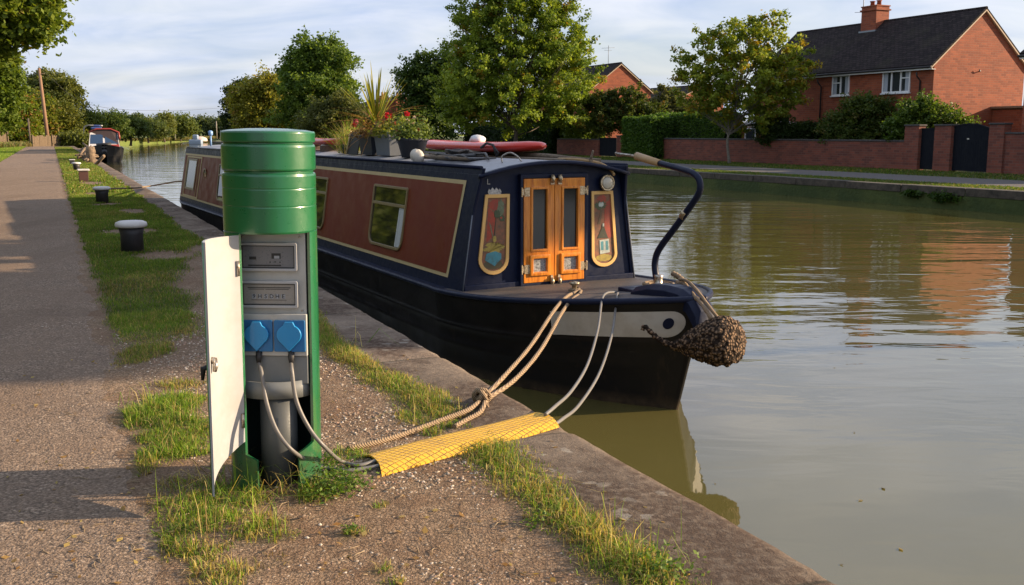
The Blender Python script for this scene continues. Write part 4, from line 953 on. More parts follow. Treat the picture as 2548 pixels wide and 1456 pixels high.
# porthole and side doors near the stern
b=MB();my=lambda s:Matrix.Rotation(R(-90*s),3,'X')
for sgn in (-1,):
    z=.62;y=sgn*(side_y(z)+.004);b=MB();b.lathe([(.13,0),(.135,.012),(.105,.016),(.10,.004)],(-12.1,y,z),24,mat=Matrix.Rotation(R(90),3,'X'));pt=b.build('porthole',BRONZE,boat)
    b=MB();b.lathe([(.101,.006),(.05,.007),(0,.0075)],(-12.1,y,z),24,mat=Matrix.Rotation(R(90),3,'X'));b.build('porthole_glass',GLASS,pt)
    mp_=lambda a,b_,t:(a,sgn*(side_y(b_)+.0068+t),b_)
    b=MB();b.frame([(-14.25,.12),(-12.68,.12),(-12.52,.96),(-14.1,.96)],[(-14.20,.15),(-12.72,.15),(-12.57,.93),(-14.05,.93)],.008,mp_);sd_=b.build('side_door',CREAM,boat)
    for x0 in (-14.08,):
        b=MB();b.frame([(x0,.27),(x0+.98,.27),(x0+1.10,.91),(x0+.12,.91)],[(x0+.05,.31),(x0+.93,.31),(x0+1.04,.87),(x0+.16,.87)],.012,mp_);b.build('side_door_frame',BRONZE,sd_)
        b=MB();b.prism([(x0+.05,.31),(x0+.93,.31),(x0+1.04,.87),(x0+.16,.87)],.003,mp_);b.build('side_door_glass',M('etched_glass_material',(.16,.17,.14),.15,spec=.8).m,sd_)
    b=MB();b.prism([(-12.95,.14),(-12.935,.14),(-12.78,.94),(-12.795,.94)],.010,mp_);b.build('door_gap',CREAM,sd_)
# handrail along roof edges, roof mushroom vents, hook
for sgn in (-1,1):
    b=MB();b.tube([(-14.3,sgn*.79,1.135),(-7,sgn*.79,1.135),(.10,sgn*.79,1.135)],.016,8);b.build('handrail',NAVY,boat)
o_=0
WHITEV=painted('cream_vent_material',(.55,.52,.45),.4,.4,12)
for x,y in ((-2.15,.25),(-6.3,-.2),(-9.3,0)):
    z=roofz(y);b=MB();b.lathe([(.045,0),(.045,.05),(.10,.055),(.105,.075),(.08,.105),(.03,.118),(0,.12)],(x,y,z),20);b.build('mushroom_vent',WHITEV,boat)
# stern rail post, T studs, ring and swan-neck tiller
b=MB();b.tube([(-15.1,-.72,-.02),(-15.1,-.72,.62)],.035,10);b.tube([(-15.1,-.72,.60),(-15.1,-.3,.62),(-15.1,.4,.62),(-15.1,.72,.60),(-15.1,.72,-.02)],.02,8);b.build('stern_rail',NAVY,boat)
b=MB();b.lathe([(.05,0),(.03,.012),(.024,.06),(.022,.10),(.045,.115),(.047,.13),(.0,.14)],(.86,-.26,.02),18);b.build('mooring_stud',BRASS,boat)
b=MB();P=[]
for k in range(40):
    a=k/39*2*math.pi*2.3;rad=.040;P.append((.86+rad*math.cos(a),-.26+rad*math.sin(a),.055+.035*k/39))
b.tube(P,.015,8);b.build('rope_turns',ROPE,boat)
TY=.25
b=MB();b.lathe([(.13,0),(.12,.02),(.05,.035),(.036,.05),(.034,.10),(.04,.12),(.0,.125)],(1.40,TY,.128),24);b.build('rudder_bearing',STEEL,boat)
b=MB()
for kk,(rad,zz_) in enumerate(((.13,.145),(.095,.163),(.125,.170))):
    b.tube([(1.40+rad*math.cos(2*math.pi*k/24),TY+rad*math.sin(2*math.pi*k/24),zz_) for k in range(25)],.014,8)
b.build('rope_coil',ROPE,boat)
TP=[(1.39,.17),(1.355,.26),(1.345,.36),(1.40,.47),(1.60,.66),(1.80,.85),(1.915,.975),(1.92,1.06),(1.86,1.115),(1.74,1.145),(1.37,1.195)]
P=smooth_path([(x,TY,z) for x,z in TP],6);b=MB();b.tube(P,[.030-.004*(i/len(P)) for i in range(len(P))],14);tl_=b.build('tiller',NAVY,boat)
b=MB();b.tube([(1.38,TY,1.194),(1.2,TY,1.222),(1.04,TY,1.248)],[.030,.033,.034],14);b.build('tiller_grip',painted('bare_wood_grip_material',(.42,.27,.13),.5,.4,12),tl_)
b=MB();b.tube([(1.05,TY,1.245),(.72,TY,1.262)],.012,10);b.tube([(.73,TY,1.262),(.715,TY,1.268)],[.016,.012],10);b.build('tiller_bar',STEEL,tl_)
P2=[(1.705,TY,.765),(1.755,TY,.815)];b=MB();b.tube(P2,.0325,14);b.build('tiller_collar',BRASS,tl_)
# ------------------------------------------------------------------ bow fender
m=M('rope_fender_material',(.10,.065,.04),.95,spec=.2);v=m.n('ShaderNodeTexVoronoi');v.inputs['Scale'].default_value=42;m.l(m.co(),v.inputs[0])
m.color(m.mix(m.ramp(v.outputs['Distance'],[(.15,0.),(.6,1.)]),m.mix(m.noise(30,4),(.20,.125,.075),(.34,.23,.15)),(.02,.013,.009)));m.bump(m.math('MULTIPLY',v.outputs['Distance'],-1),1.,.02);FENM=m.m
fc=U(1775,852,7.25);fd=U(1600,870,7.65)-fc;ax=-(fd.normalized())
fen=empty('bow_fender',fc,0,'lumpy brown rope fender hanging off the bow','fender')
side=ax.cross(Vector((0,0,1))).normalized();up_=side.cross(ax).normalized()
b=MB();prof=[(-.33,.035),(-.29,.055),(-.24,.080),(-.18,.112),(-.11,.138),(-.05,.16),(.01,.182),(.07,.192),(.12,.187),(.16,.17),(.185,.14),(.20,.10),(.208,.05),(.21,.005)]
P=[];NN=72;prof2=[]
for i in range(len(prof)-1):
    for k in range(5): t=k/5;prof2.append((prof[i][0]*(1-t)+prof[i+1][0]*t,prof[i][1]*(1-t)+prof[i+1][1]*t))
prof2.append(prof[-1]);V=[]
rg=np.random.default_rng(3);seeds=rg.normal(size=(420,3));seeds/=np.linalg.norm(seeds,axis=1)[:,None]
for i,(a,rad) in enumerate(prof2):
    for k in range(NN):
        q=2*math.pi*k/NN;d_=side*math.cos(q)+up_*math.sin(q)*.95
        dn=Vector((a/.2*1.0,rad/.19*math.cos(q),rad/.19*math.sin(q))).normalized()
        dist_=math.acos(max(-1,min(1,float(np.max(seeds@np.array(dn))))));bump_=.022*max(0,1-dist_/.10)**.6
        V.append(ax*a*(1+bump_*1.5)+d_*(rad*(1+bump_*2.2)+bump_*.6-.008))
b.add(V,[(i*NN+k,i*NN+(k+1)%NN,(i+1)*NN+(k+1)%NN,(i+1)*NN+k) for i in range(len(prof2)-1) for k in range(NN)],True)
b.build('fender_body',FENM,fen)
b=MB()
t0=ax*-.30
P=smooth_path([t0,U(1665,857,7.45)-fc,U(1640,845,7.5)-fc,U(1620,828,7.55)-fc,U(1603,812,7.6)-fc,U(1598,822,7.6)-fc],5);b.tube(P,[.026*(1+.22*math.sin(i*2.1))*(1-.45*i/len(P)) for i in range(len(P))],9);b.build('tail_rope',FENM,fen)
b=MB();P=smooth_path([U(1785,790,7.22)-fc,U(1765,765,7.3)-fc,U(1735,725,7.6)-fc,U(1710,700,7.9)-fc,U(1690,695,8.1)-fc],5);b.tube(P,.013,8)
P=smooth_path([U(1770,795,7.22)-fc,U(1748,760,7.35)-fc,U(1728,738,7.6)-fc,U(1700,705,8.0)-fc,U(1675,712,8.2)-fc],5);b.tube(P,[.015*(1+.2*math.sin(i*2.3)) for i in range(len(P))],8)
P=smooth_path([U(1672,680,8.3)-fc,U(1690,690,8.25)-fc,U(1700,702,8.2)-fc,U(1680,705,8.2)-fc],6);b.tube(P,[.022*(1+.25*math.sin(i*2.7)) for i in range(len(P))],8)
b.build('hanging_rope',ROPE,fen)
# stern mooring rope and small fittings
P=[G(262,470,.24),U(330,468,20.3),G(375,466,.05)+Vector((0,0,.03)),U(440,452,23.0),BW(-15.1,-.72,.35)]
cable('stern_mooring_rope',P,.018,ROPE,'thin line from the second white-capped bollard to the stern rail','rope')
# ------------------------------------------------------------------ things on the roof
def onroof(x,y,dz=0): return BW(x,y,roofz(y)+dz)
REDP=painted('red_board_material',(.62,.035,.022),.32,.3,4,coat=.3,dirtc=(.35,.03,.02))
def board(name,label,xa,xb,y,z,wd,th,group):
    o=empty(name,BW((xa+xb)/2,y,z),BRZ,label,'paddle board',group);L=(xb-xa)/2
    b=MB();V=[];NX_=26
    for i in range(NX_+1):
        t=-1+2*i/NX_;w_=wd*max(.02,(1-abs(t)**5))**.6;h_=th*(max(.05,1-abs(t)**14))**.5;lift=.03*abs(t)**3
        for k in range(12):
            a=2*math.pi*k/12;V.append((t*L,w_*math.copysign(abs(math.cos(a))**.8,math.cos(a)),lift+h_*math.copysign(abs(math.sin(a))**.8,math.sin(a))))
    b.add(V,[(i*12+k,i*12+(k+1)%12,(i+1)*12+(k+1)%12,(i+1)*12+k) for i in range(NX_) for k in range(12)]+[tuple(range(12)),tuple(NX_*12+q for q in range(12))[::-1]],True)
    b.build('board_body',REDP,o);return o
bo=board('paddle_board','long red board lying on the boat roof near the front hatch',-4.0,-.98,.42,1.285,.30,.058,'red boards on the roof')
b=MB();b.tube([(1.0,-.29,0.02),(1.15,-.30,-.05),(1.1,-.3,-.09)],.010,6);b.tube([(.72,-.30,.0),(.9,-.32,.05),(1.02,-.30,.03),(1.08,-.29,-.08)],.014,7);b.build('strap',BLACKP,bo)
bo=board('paddle_board','red board further back on the roof, left of the plant pots',-8.3,-5.7,-.05,1.31,.28,.05,'red boards on the roof')
for x in (-.6,.8): b=MB();b.box(x,x+.05,-.3,.3,-.14,-.05);b.build('bearer',BARK,bo)
wb=MB();V=[]
for i in range(9):
    ph=math.pi*i/8
    for k in range(14):
        a=2*math.pi*k/14;w_=1+.12*math.sin(3*a+i);V.append((.13*math.sin(ph)*math.cos(a)*w_,.09*math.sin(ph)*math.sin(a)*w_,.07-.065*math.cos(ph)))
wb.add(V,[(i*14+k,i*14+(k+1)%14,(i+1)*14+(k+1)%14,(i+1)*14+k) for i in range(8) for k in range(14)],True)
o=wb.build('white_bag',solid('crumpled_white_bag_material',(.62,.62,.62),.6));o.location=BW(-2.55,.45,1.29);o.rotation_euler=(0,0,BRZ);tag(o,'small crumpled white bag resting on the near red board','bag')
# timber planks and boat pole under the board
PLANK=speck('weathered_timber_material',(.20,.15,.10),(.07,.055,.04),18,.85,.5,.01)
pk=empty('plank_stack',onroof(-1.2,.45),BRZ,'weathered planks and pole under the red board','timber')
b=MB();b.box(-2.3,1.0,-.22,-.08,.0,.045);b.build('plank',PLANK,pk,bevel=.004)
b=MB();b.box(-2.2,1.12,.02,.16,.0,.05);b.build('plank',PLANK,pk,bevel=.004)
b=MB();b.tube([(-1.5,-.02,.075),(.4,-.04,.06),(1.22,-.02,.035)],[.028,.026,.02],8);b.tube([(1.18,-.02,.03),(1.22,-.02,.06),(1.25,-.02,.13)],[.014,.014,.010],7);b.build('pole',PLANK,pk)
# black bundle : lines, mats and tools
bn=empty('tool_bundle',onroof(-1.45,-.40),BRZ,'jumble of black mats and dark tools lying on the roof edge','bundle')
DK=painted('dark_jumble_material',(.02,.022,.026),.5,.7,14,dirtc=(.22,.18,.15))
rg=random.Random(4);b=MB()
b.box(-.45,.50,-.03,.30,.012,.04);b.box(-.35,.20,.06,.30,.041,.068);b.build('mat',DK,bn,bevel=.015)
b=MB()
for k in range(5): 
    x=rg.uniform(-.5,.1);y=rg.uniform(-.1,.25);b.tube([(x,y,.03+.008*k),(x+.35,y+rg.uniform(-.1,.1),.045+.008*k),(x+.75,y+rg.uniform(-.15,.1),.03)],[.012,.015,.010],7)
b.build('tool',DK,bn)
b=MB();b.tube([(-.62,-.10,.03),(0,-.12,.035),(.62,-.08,.03)],[.02,.025,.014],8);b.build('boat_hook',PLANK,bn)
b=MB()
for k in range(3):
    P=[(-.15+.1*math.cos(a)*(1+.2*k),.15+.12*math.sin(a),.080+.010*k+.010*math.sin(3*a)) for a in np.linspace(0,6.28,16)];b.tube(P,.013,6)
b.build('coiled_line',DK,bn)
# white float
fl=MB();V=[]
for i in range(9):
    ph=math.pi*i/8
    for k in range(16):
        a=2*math.pi*k/16;V.append((.10*math.sin(ph)*math.cos(a)+.01*math.sin(3*a),.075*math.sin(ph)*math.sin(a),.085-.075*math.cos(ph)+.0))
fl.add(V,[(i*16+k,i*16+(k+1)%16,(i+1)*16+(k+1)%16,(i+1)*16+k) for i in range(8) for k in range(16)],True)
o=fl.build('float',solid('off_white_float_material',(.55,.50,.42),.6));o.location=onroof(-1.95,-.58,-.01);o.rotation_euler=(0,.3,BRZ);tag(o,'off-white rounded float in front of the round flower pot','float')
# hook loop
cable('roof_hook',[onroof(-.35,-.35,0),onroof(-.35,-.35,.06),onroof(-.28,-.30,.09),onroof(-.22,-.25,.05),onroof(-.2,-.22,0)],.007,STEEL,'thin bent metal hook standing on the roof front','hook')
o=cable('hatch_bar',[onroof(-.35,.28,.02),onroof(-.05,.32,.025),onroof(.02,.52,.02),onroof(.06,.62,-.02),onroof(.12,.63,-.07)],.014,painted('tan_hatch_bar_material',(.36,.22,.09),.4,.4,10),'tan bent bar lying over the front rim of the roof','bar')
# pots
POTD=painted('dark_plastic_pot_material',(.022,.026,.038),.5,.35,8);POTG=painted('grey_planter_material',(.14,.155,.18),.5,.35,8);EARTH=speck('potting_soil_material',(.04,.028,.02),(.015,.01,.008),60,1,.5,.01)
def round_pot(x,y,label):
    o=empty('plant_pot',onroof(x,y),BRZ,label,'plant pot','planters on the boat roof')
    b=MB();b.lathe([(.125,0),(.175,.19),(.188,.192),(.19,.222),(.178,.224),(.172,.19),(.10,.185)],n=28);b.build('pot',POTD,o)
    b=MB();b.lathe([(.17,.19),(.1,.2),(0,.205)],n=20);b.build('soil',EARTH,o);return o
def box_pot(x,y,lx,ly,h,mat_,label):
    o=empty('planter_box',onroof(x,y),BRZ,label,'planter','planters on the boat roof')
    k=.86;b=MB();V=[(-lx*k,-ly*k,0),(lx*k,-ly*k,0),(lx*k,ly*k,0),(-lx*k,ly*k,0),(-lx,-ly,h),(lx,-ly,h),(lx,ly,h),(-lx,ly,h),(-lx+.015,-ly+.015,h),(lx-.015,-ly+.015,h),(lx-.015,ly-.015,h),(-lx+.015,ly-.015,h),(-lx+.03,-ly+.03,h-.05),(lx-.03,-ly+.03,h-.05),(lx-.03,ly-.03,h-.05),(-lx+.03,ly-.03,h-.05)]
    b.add(V,[(0,3,2,1)]+[(i,(i+1)%4,4+(i+1)%4,4+i) for i in range(4)]+[(4+i,4+(i+1)%4,8+(i+1)%4,8+i) for i in range(4)]+[(8+i,8+(i+1)%4,12+(i+1)%4,12+i) for i in range(4)]);b.build('box',mat_,o,bevel=.004)
    b=MB();b.add([(-lx+.028,-ly+.028,h-.045),(lx-.028,-ly+.028,h-.045),(lx-.028,ly-.028,h-.045),(-lx+.028,ly-.028,h-.045)],[(0,1,2,3)]);b.build('soil',EARTH,o);return o
rp=round_pot(-2.62,-.35,'round black pot of pink and white flowers beside the grey planter')
bp1=box_pot(-3.95,-.30,.24,.16,.245,POTD,'square black planter below the spiky palm leaves')
bp2=box_pot(-3.40,-.28,.26,.16,.255,POTG,'grey box planter between the black planter and the round pot')
# black A-board
ab=empty('folded_board',onroof(-4.48,-.36),BRZ,'leaning black folding board at the left of the planters','board')
for yy,s_ in ((-.02,1),(.06,-1)):
    b=MB();b.add([(-.20,yy-.07*s_,0),(.20,yy-.07*s_,0),(.20,yy,.30),(-.20,yy,.30),(-.20,yy-.07*s_+.015,0),(.20,yy-.07*s_+.015,0),(.20,yy+.015,.30),(-.20,yy+.015,.30)],[(0,1,2,3),(4,7,6,5),(0,4,5,1),(1,5,6,2),(2,6,7,3),(3,7,4,0)]);b.build('leaf_board',BLACKP,ab,bevel=.003)
b=MB();b.tube([(-.205,-.10,0),(-.205,-.025,.31)],.010,6);b.build('board_edge',CREAM,ab)
# plants
def petals(C,size,col,r): return leaf_quads(C,size,col,r,.3,1.1)
def flower_plant(name,label,P,rx,ry,h,n,flowers,seed,cols,cat='flowers'):
    r=np.random.default_rng(seed);root=empty(name,P,BRZ,label,cat,'flowering plants on the boat roof')
    C=r.normal(size=(n,3))*np.array([rx,ry,h*.35]);C[:,2]=np.abs(C[:,2])*1.3+.01;C[:,2]*=(.6+.8*vnoise(C[:,0]*9,C[:,1]*9+3,seed,2))
    t=r.random(n)[:,None];col=np.array(cols[0])*(1-t)+np.array(cols[1])*t
    V,Fq,cc=leaf_quads(C,.011+.012*r.random(n),col,r,.4,1.2);np_mesh('foliage',V,[Fq],cc,LEAF,root)
    b=MB()
    for k in range(14):
        a=r.random()*6.28;q=r.random();b.tube([(0,0,0),(math.cos(a)*rx*q,math.sin(a)*ry*q,h*.5),(math.cos(a)*rx*1.3*q,math.sin(a)*ry*1.3*q,h*(.7+.3*r.random()))],.004,5)
    b.build('stems',solid(name+'_stem_material',(.08,.11,.03),.8),root)
    for x,y,z,rad,c in flowers:
        m_=60;q=r.normal(size=(m_,3));q/=np.linalg.norm(q,axis=1)[:,None];q=q*rad*(.5+.5*r.random((m_,1)))+np.array([x,y,z]);cl=np.array(c)*(.6+.7*r.random((m_,1)))
        V,Fq,cc=petals(q,rad*.35+0*q[:,0],cl,r);np_mesh('flower_head',V,[Fq],cc,LEAF,root)
    return root
PINK=(.42,.03,.14);REDF=(.42,.015,.03);WHF=(.5,.42,.42);COR=(.42,.12,.07)
flower_plant('potted_flowers','pink and white flowers growing in the round black pot',onroof(-2.62,-.35,.20),.11,.11,.22,1500,[(.10,-.10,.30,.035,REDF),(-.12,-.12,.08,.045,PINK),(.0,-.14,.05,.03,COR),(-.02,-.05,.22,.025,WHF),(.08,-.02,.2,.02,WHF),(.13,.02,.12,.02,COR),(-.05,.05,.26,.02,WHF)],61,((.05,.09,.015),(.17,.22,.05)))
flower_plant('potted_flowers','yellow-green bush with a red bloom in the grey planter',onroof(-3.40,-.28,.21),.19,.11,.20,1900,[(.08,-.10,.27,.045,REDF),(-.15,-.12,.06,.03,COR),(.20,-.05,.18,.02,COR)],62,((.08,.10,.015),(.26,.26,.04)))
flower_plant('potted_flowers','reddish trailing growth with pink blooms in the black planter',onroof(-3.95,-.30,.20),.20,.12,.20,1300,[(-.62,-.05,.22,.04,PINK),(-.55,-.1,.18,.03,REDF),(-.05,-.15,.05,.02,COR)],63,((.12,.09,.03),(.30,.17,.08)))
# spiky cordyline
cp=empty('spiky_palm',onroof(-3.95,-.30,.20),BRZ,'tall spiky palm with green upright leaves and drooping brown leaves','palm','flowering plants on the boat roof')
def strap_leaves(name,N,seed,len0,len1,el0,el1,droop,col1,col2,wd):
    r=np.random.default_rng(seed);V=[];Fq=[];C=[];b0=0;K=9
    for k in range(N):
        az=r.random()*6.28;el=R(el0+(el1-el0)*r.random());L=len0+(len1-len0)*r.random();t=r.random();col=(np.array(col1)*(1-t)+np.array(col2)*t)*(.7+.6*r.random())
        p=np.array([0,0,.10+.10*r.random()]);d_=np.array([math.cos(az)*math.cos(el),math.sin(az)*math.cos(el),math.sin(el)]);sd_=np.array([-math.sin(az),math.cos(az),0])
        for i in range(K+1):
            w_=wd*math.sin(math.pi*min(1,(i/K*.9+.12)))**.7*(1 if i<K else .05)
            V+=[p-sd_*w_,p+np.array([0,0,-w_*.4]),p+sd_*w_];C+=[col*(.75+.4*i/K)]*3
            d_=d_+np.array([0,0,-droop/K*(.4+r.random())*(i/K+.3)]);d_/=np.linalg.norm(d_);p=p+d_*L/K
        for i in range(K):
            a=b0+i*3;Fq+=[(a,a+1,a+4,a+3),(a+1,a+2,a+5,a+4)]
        b0+=3*(K+1)
    np_mesh(name,np.array(V),[np.array(Fq)],np.array(C),LEAF,cp)
strap_leaves('green_leaves',46,71,.50,.80,48,88,.45,(.10,.15,.02),(.28,.26,.04),.013)
strap_leaves('dry_leaves',34,72,.45,.85,5,45,1.3,(.34,.22,.07),(.20,.10,.05),.010)
strap_leaves('dry_leaves',16,73,.35,.65,-30,10,1.2,(.25,.13,.06),(.30,.20,.08),.010)
b=MB();b.tube([(0,0,-.03),(0,0,.1),(.01,0,.22)],[.05,.045,.03],10);b.build('stem',BARK,cp)
# feathery grass hanging left of the board
r=np.random.default_rng(74);N=420;P=np.stack([r.normal(size=N)*.10,r.normal(size=N)*.06,0*r.random(N)],1)
fg=empty('feathery_grass',onroof(-5.0,-.3,.0),BRZ,'pale feathery grass in a low pot behind the black folding board','grass plant','flowering plants on the boat roof')
blades('leaves',P,.30+.25*r.random(N),.003+0*r.random(N),grass_cols(N,.5+0*P[:,0],r)*1.2,fg,lean=1.3,seed=75)
b=MB();b.lathe([(.09,0),(.11,.12),(.10,.12),(.09,.10),(0,.10)],n=20);b.build('pot',POTD,fg)
# small items at the stern end of the roof
b=MB();b.box(-.12,.12,-.1,.1,0,.2);b.box(-.02,.02,-.02,.02,.2,.34);sb=b.build('stern_box',painted('blue_black_box_material',(.03,.05,.12),.4,.3,8),bevel=.02);sb.location=onroof(-13.2,.1,0);sb.rotation_euler=(0,0,BRZ);tag(sb,'small dark blue box near the stern end of the roof','box')
b=MB();b.tube([(0,0,0),(0,0,.22)],.02,8);b.lathe([(.03,.22),(.05,.24),(.05,.31),(.02,.33)],n=12);sb=b.build('stern_lamp',painted('pale_blue_lamp_material',(.2,.35,.6),.4,.3,8));sb.location=onroof(-14.0,-.35,0);tag(sb,'little blue-topped lantern at the far left end of the roof','lantern')
# ------------------------------------------------------------------ mooring bollards
CAPW=painted('white_bollard_cap_material',(.62,.60,.58),.5,.45,9,dirtc=(.35,.3,.27));POSTB=painted('black_bollard_post_material',(.025,.024,.028),.5,.5,6,dirtc=(.06,.045,.04))
POSTR=painted('rusty_bollard_post_material',(.085,.035,.028),.6,.5,6,dirtc=(.04,.025,.02))
def bollard(u,v,wpx,hpx,label,postm=POSTB,square=False):
    g=G(u,v);D=g.y;k=D/F;w_=wpx*k/2;h_=hpx*k
    o=empty('mooring_bollard',g,TH,label,'bollard','mooring bollards along the verge')
    b=MB()
    if square: b.box(-w_*.78,w_*.78,-w_*.6,w_*.6,-.03,h_*.84);b.build('post',postm,o,bevel=.01);b=MB();b.box(-w_,w_,-w_*.8,w_*.8,h_*.841,h_);b.build('cap',CAPW,o,bevel=.02)
    else:
        b.lathe([(w_*.70,-.03),(w_*.70,h_*.55),(w_*.80,h_*.78)],n=24);b.build('post',postm,o)
        b=MB();b.lathe([(w_*.82,h_*.782),(w_*.97,h_*.80),(w_,h_*.87),(w_*.95,h_*.94),(w_*.75,h_*.985),(w_*.4,h_*.998),(0,h_)],n=28);b.build('cap',CAPW,o)
    return o
bollard(330,627,77,79,'nearest black mooring bollard with a round white cap')
bollard(255,505,42,41,'white-capped black bollard with the stern rope tied to it')
bollard(209,452,28,31,'rust-red square bollard with a pale flat cap',POSTR,True)
bollard(191,426,22,22,'small black bollard with white cap just past the rust-red bollard')
bollard(180,411,14,14,'tiny dark bollard, farthest along the verge',POSTB,True)
# ------------------------------------------------------------------ tree builder
def crown_points(blobs,n,r,surf=.55):
    """clump centres spread through the blobs, mostly near their surface"""
    vol=np.array([b[3]*b[4]*b[5] for b in blobs])**.67;vol/=vol.sum();i=r.choice(len(blobs),n,p=vol);B=np.array(blobs)[i]
    d=r.normal(size=(n,3));d/=np.linalg.norm(d,axis=1)[:,None];rad=np.where(r.random(n)<surf,.72+.42*r.random(n)**1.6,r.random(n)**.45*.85)
    rad=rad*(.78+.5*vnoise(d[:,0]*2.3+i*3.1+9,d[:,1]*2.3+d[:,2]*2.9+9,5,2))
    return B[:,:3]+d*B[:,3:]*rad[:,None],d
def foliage(name,parent,blobs,nc,per,leaf,cr,c1,c2,seed,accent=None,acc=.0,flat=.8,surf=.6):
    r=np.random.default_rng(seed);C,d=crown_points(blobs,nc,r,surf)
    d[:,2]=d[:,2]*.8+.15
    L=np.repeat(C,per,0)+r.normal(size=(nc*per,3))*cr*.72*np.array([1,1,flat])+np.repeat(d,per,0)*(r.random(nc*per)**.7-.4)[:,None]*np.repeat(.6+1.8*r.random(nc),per)[:,None]*cr*1.7
    tc_=r.random(nc);t=np.clip(np.repeat(tc_,per)*.55+.45*r.random(nc*per),0,1)[:,None];col=np.array(c1)*(1-t)+np.array(c2)*t
    if accent is not None: k=(np.repeat(r.random(nc)<acc,per)&(r.random(nc*per)<.7))|(r.random(nc*per)<acc*.25);col[k]=np.array(accent)*(.7+.6*r.random((k.sum(),1)))
    N=len(L);V,Fq,cc=leaf_quads(L,leaf*(.6+.8*r.random(N)),col,r,.25,1.15)
    return np_mesh(name,V,[Fq],cc,LEAF,parent),C
def tree(name,label,u,v,Y,top,blobs,nc,per,leaf,cr,c1,c2,seed,trunk=.18,zb=None,accent=None,acc=0,group=None,cat='tree',mat=BARK,tt=.55,nl=26,surf=.6,base=None,flat=.8):
    """blobs in picture units: centre u,v, half width, half height (depth = half width) ; all at depth Y"""
    zg_=ZF if zb is None else zb;k=Y/F
    bx=U(u,v,Y).x if base is None else base;o=empty(name,(bx,Y,zg_),0,label,cat,group)
    bl=[]
    for bb in blobs:
        cu,cv,ru,rv=bb[:4];dy=bb[4] if len(bb)>4 else 0
        c=U(cu,cv,Y+dy);kk=(Y+dy)/F;bl.append((c.x-bx,dy,c.z-zg_,ru*kk,ru*kk*.9,rv*kk))
    fo,C=foliage('crown',o,bl,nc,per,leaf,cr,c1,c2,seed,accent,acc,flat,surf)
    H=max(b_[2]+b_[5] for b_ in bl);cx_=np.average([b_[0] for b_ in bl],weights=[b_[3] for b_ in bl]);lo=min(b_[2]-b_[5] for b_ in bl)
    r=random.Random(seed);b=MB()
    fork=max(lo+.05*H,H*.18);tp=Vector((cx_*.8,0,H*.78))
    tr=[Vector((0,0,-.1)),Vector((r.uniform(-.03,.03)*H,0,fork*.6)),Vector((cx_*.25,0,fork)),Vector((cx_*.5,0,(fork+tp.z)/2)),tp]
    P=smooth_path(tr,4);b.tube(P,[trunk*(1.25 if i==0 else 1)*(1-.85*(i/len(P))**.9) for i in range(len(P))],9)
    rr_=np.random.default_rng(seed);idx=rr_.choice(len(C),min(nl,len(C)),replace=False)
    for i in idx:
        e=Vector(C[i]);j=r.uniform(.25,.8);s0=P[int(len(P)*(.35+.5*min(1,max(0,(e.z-fork)/(H-fork+.01)))*.9))-1]
        m_=s0.lerp(e,.5)+Vector((0,0,r.uniform(-.02,.05)*H));Q=smooth_path([s0,m_,e],3);b.tube(Q,[trunk*.30*(1-.85*q/len(Q)) for q in range(len(Q))],5,cap=False)
    b.build('trunk',mat,o);return o
G1=(.030,.062,.010);G2=(.085,.125,.018)
# big maple in the middle, on the far verge
tree('maple_tree','large full green maple standing across the canal behind the red board',1281,388,76,0,
 [(1285,60,130,90),(1210,120,95,85),(1370,110,85,90),(1290,190,170,95),(1180,215,85,65),(1400,215,75,80),(1290,265,165,60),(1150,165,50,60,-.5),(1420,140,50,40),(1190,20,60,45),(1370,10,60,45),(1280,-25,90,60),(1385,270,80,40),(1160,280,70,35)],1250,88,.088,.25,(.055,.11,.014),(.28,.35,.040),101,.20,accent=(.24,.17,.02),acc=.05,nl=50)
# lighter maple at the right
tree('young_maple_tree','airy yellow-green young maple on a thin pale trunk before the right garden wall',1815,408,55.5,0,
 [(1850,110,95,55),(1760,150,60,45),(1935,120,70,55),(1850,190,130,60),(1730,200,50,35),(1965,185,60,50),(1840,255,110,45),(1770,245,60,40),(1930,250,60,45),(1800,90,50,25),(1900,60,50,28),(1710,155,30,12),(2010,175,25,20),(1700,235,30,14),(1860,300,75,25)],500,60,.075,.17,(.07,.12,.014),(.30,.34,.035),102,.085,accent=(.30,.22,.02),acc=.16,nl=60,mat=BARKP,surf=.75)
# darker tree left of the maple
tree('dark_tree','dark dense tree partly behind the left side of the large maple',1070,372,98,0,
 [(1060,190,45,55),(1030,200,35,30),(1085,240,65,60),(1040,270,45,50),(1060,310,75,40),(1015,190,30,12),(1110,170,40,40)],650,55,.12,.34,(.03,.065,.014),(.10,.15,.028),103,.2,group='trees across the canal')
# tall tree and its yellow neighbours
tree('tall_tree','tall rounded deep green tree left of the spiky palm',795,363,138,0,
 [(790,130,50,35),(760,170,48,45),(820,165,52,50),(790,215,85,60),(850,225,28,40),(770,275,75,55),(830,285,60,50),(735,190,25,30)],1000,55,.17,.46,(.045,.095,.016),(.17,.24,.038),104,.3,group='trees across the canal',nl=20)
tree('autumn_tree','olive-yellow bushy tree just left of the tall rounded green one',660,358,150,0,
 [(680,225,45,38),(640,240,45,35),(670,285,60,50),(625,290,45,50),(600,250,25,25)],700,50,.17,.5,(.10,.13,.018),(.34,.31,.045),105,.25,accent=(.25,.16,.03),acc=.12,group='trees across the canal')
tree('small_dark_tree','small dark tree at the left end of the clump across the canal',590,355,168,0,[(590,260,22,42),(585,310,25,40),(600,230,16,22)],300,45,.18,.5,(.016,.035,.009),(.05,.075,.02),106,.2,group='trees across the canal')
tree('olive_bush','grey-olive willow bush behind the spiky palm',830,345,110,0,[(830,290,55,40),(800,310,50,35),(870,305,50,40),(850,255,28,20)],500,50,.11,.34,(.05,.07,.018),(.15,.16,.045),107,.15,cat='bush')
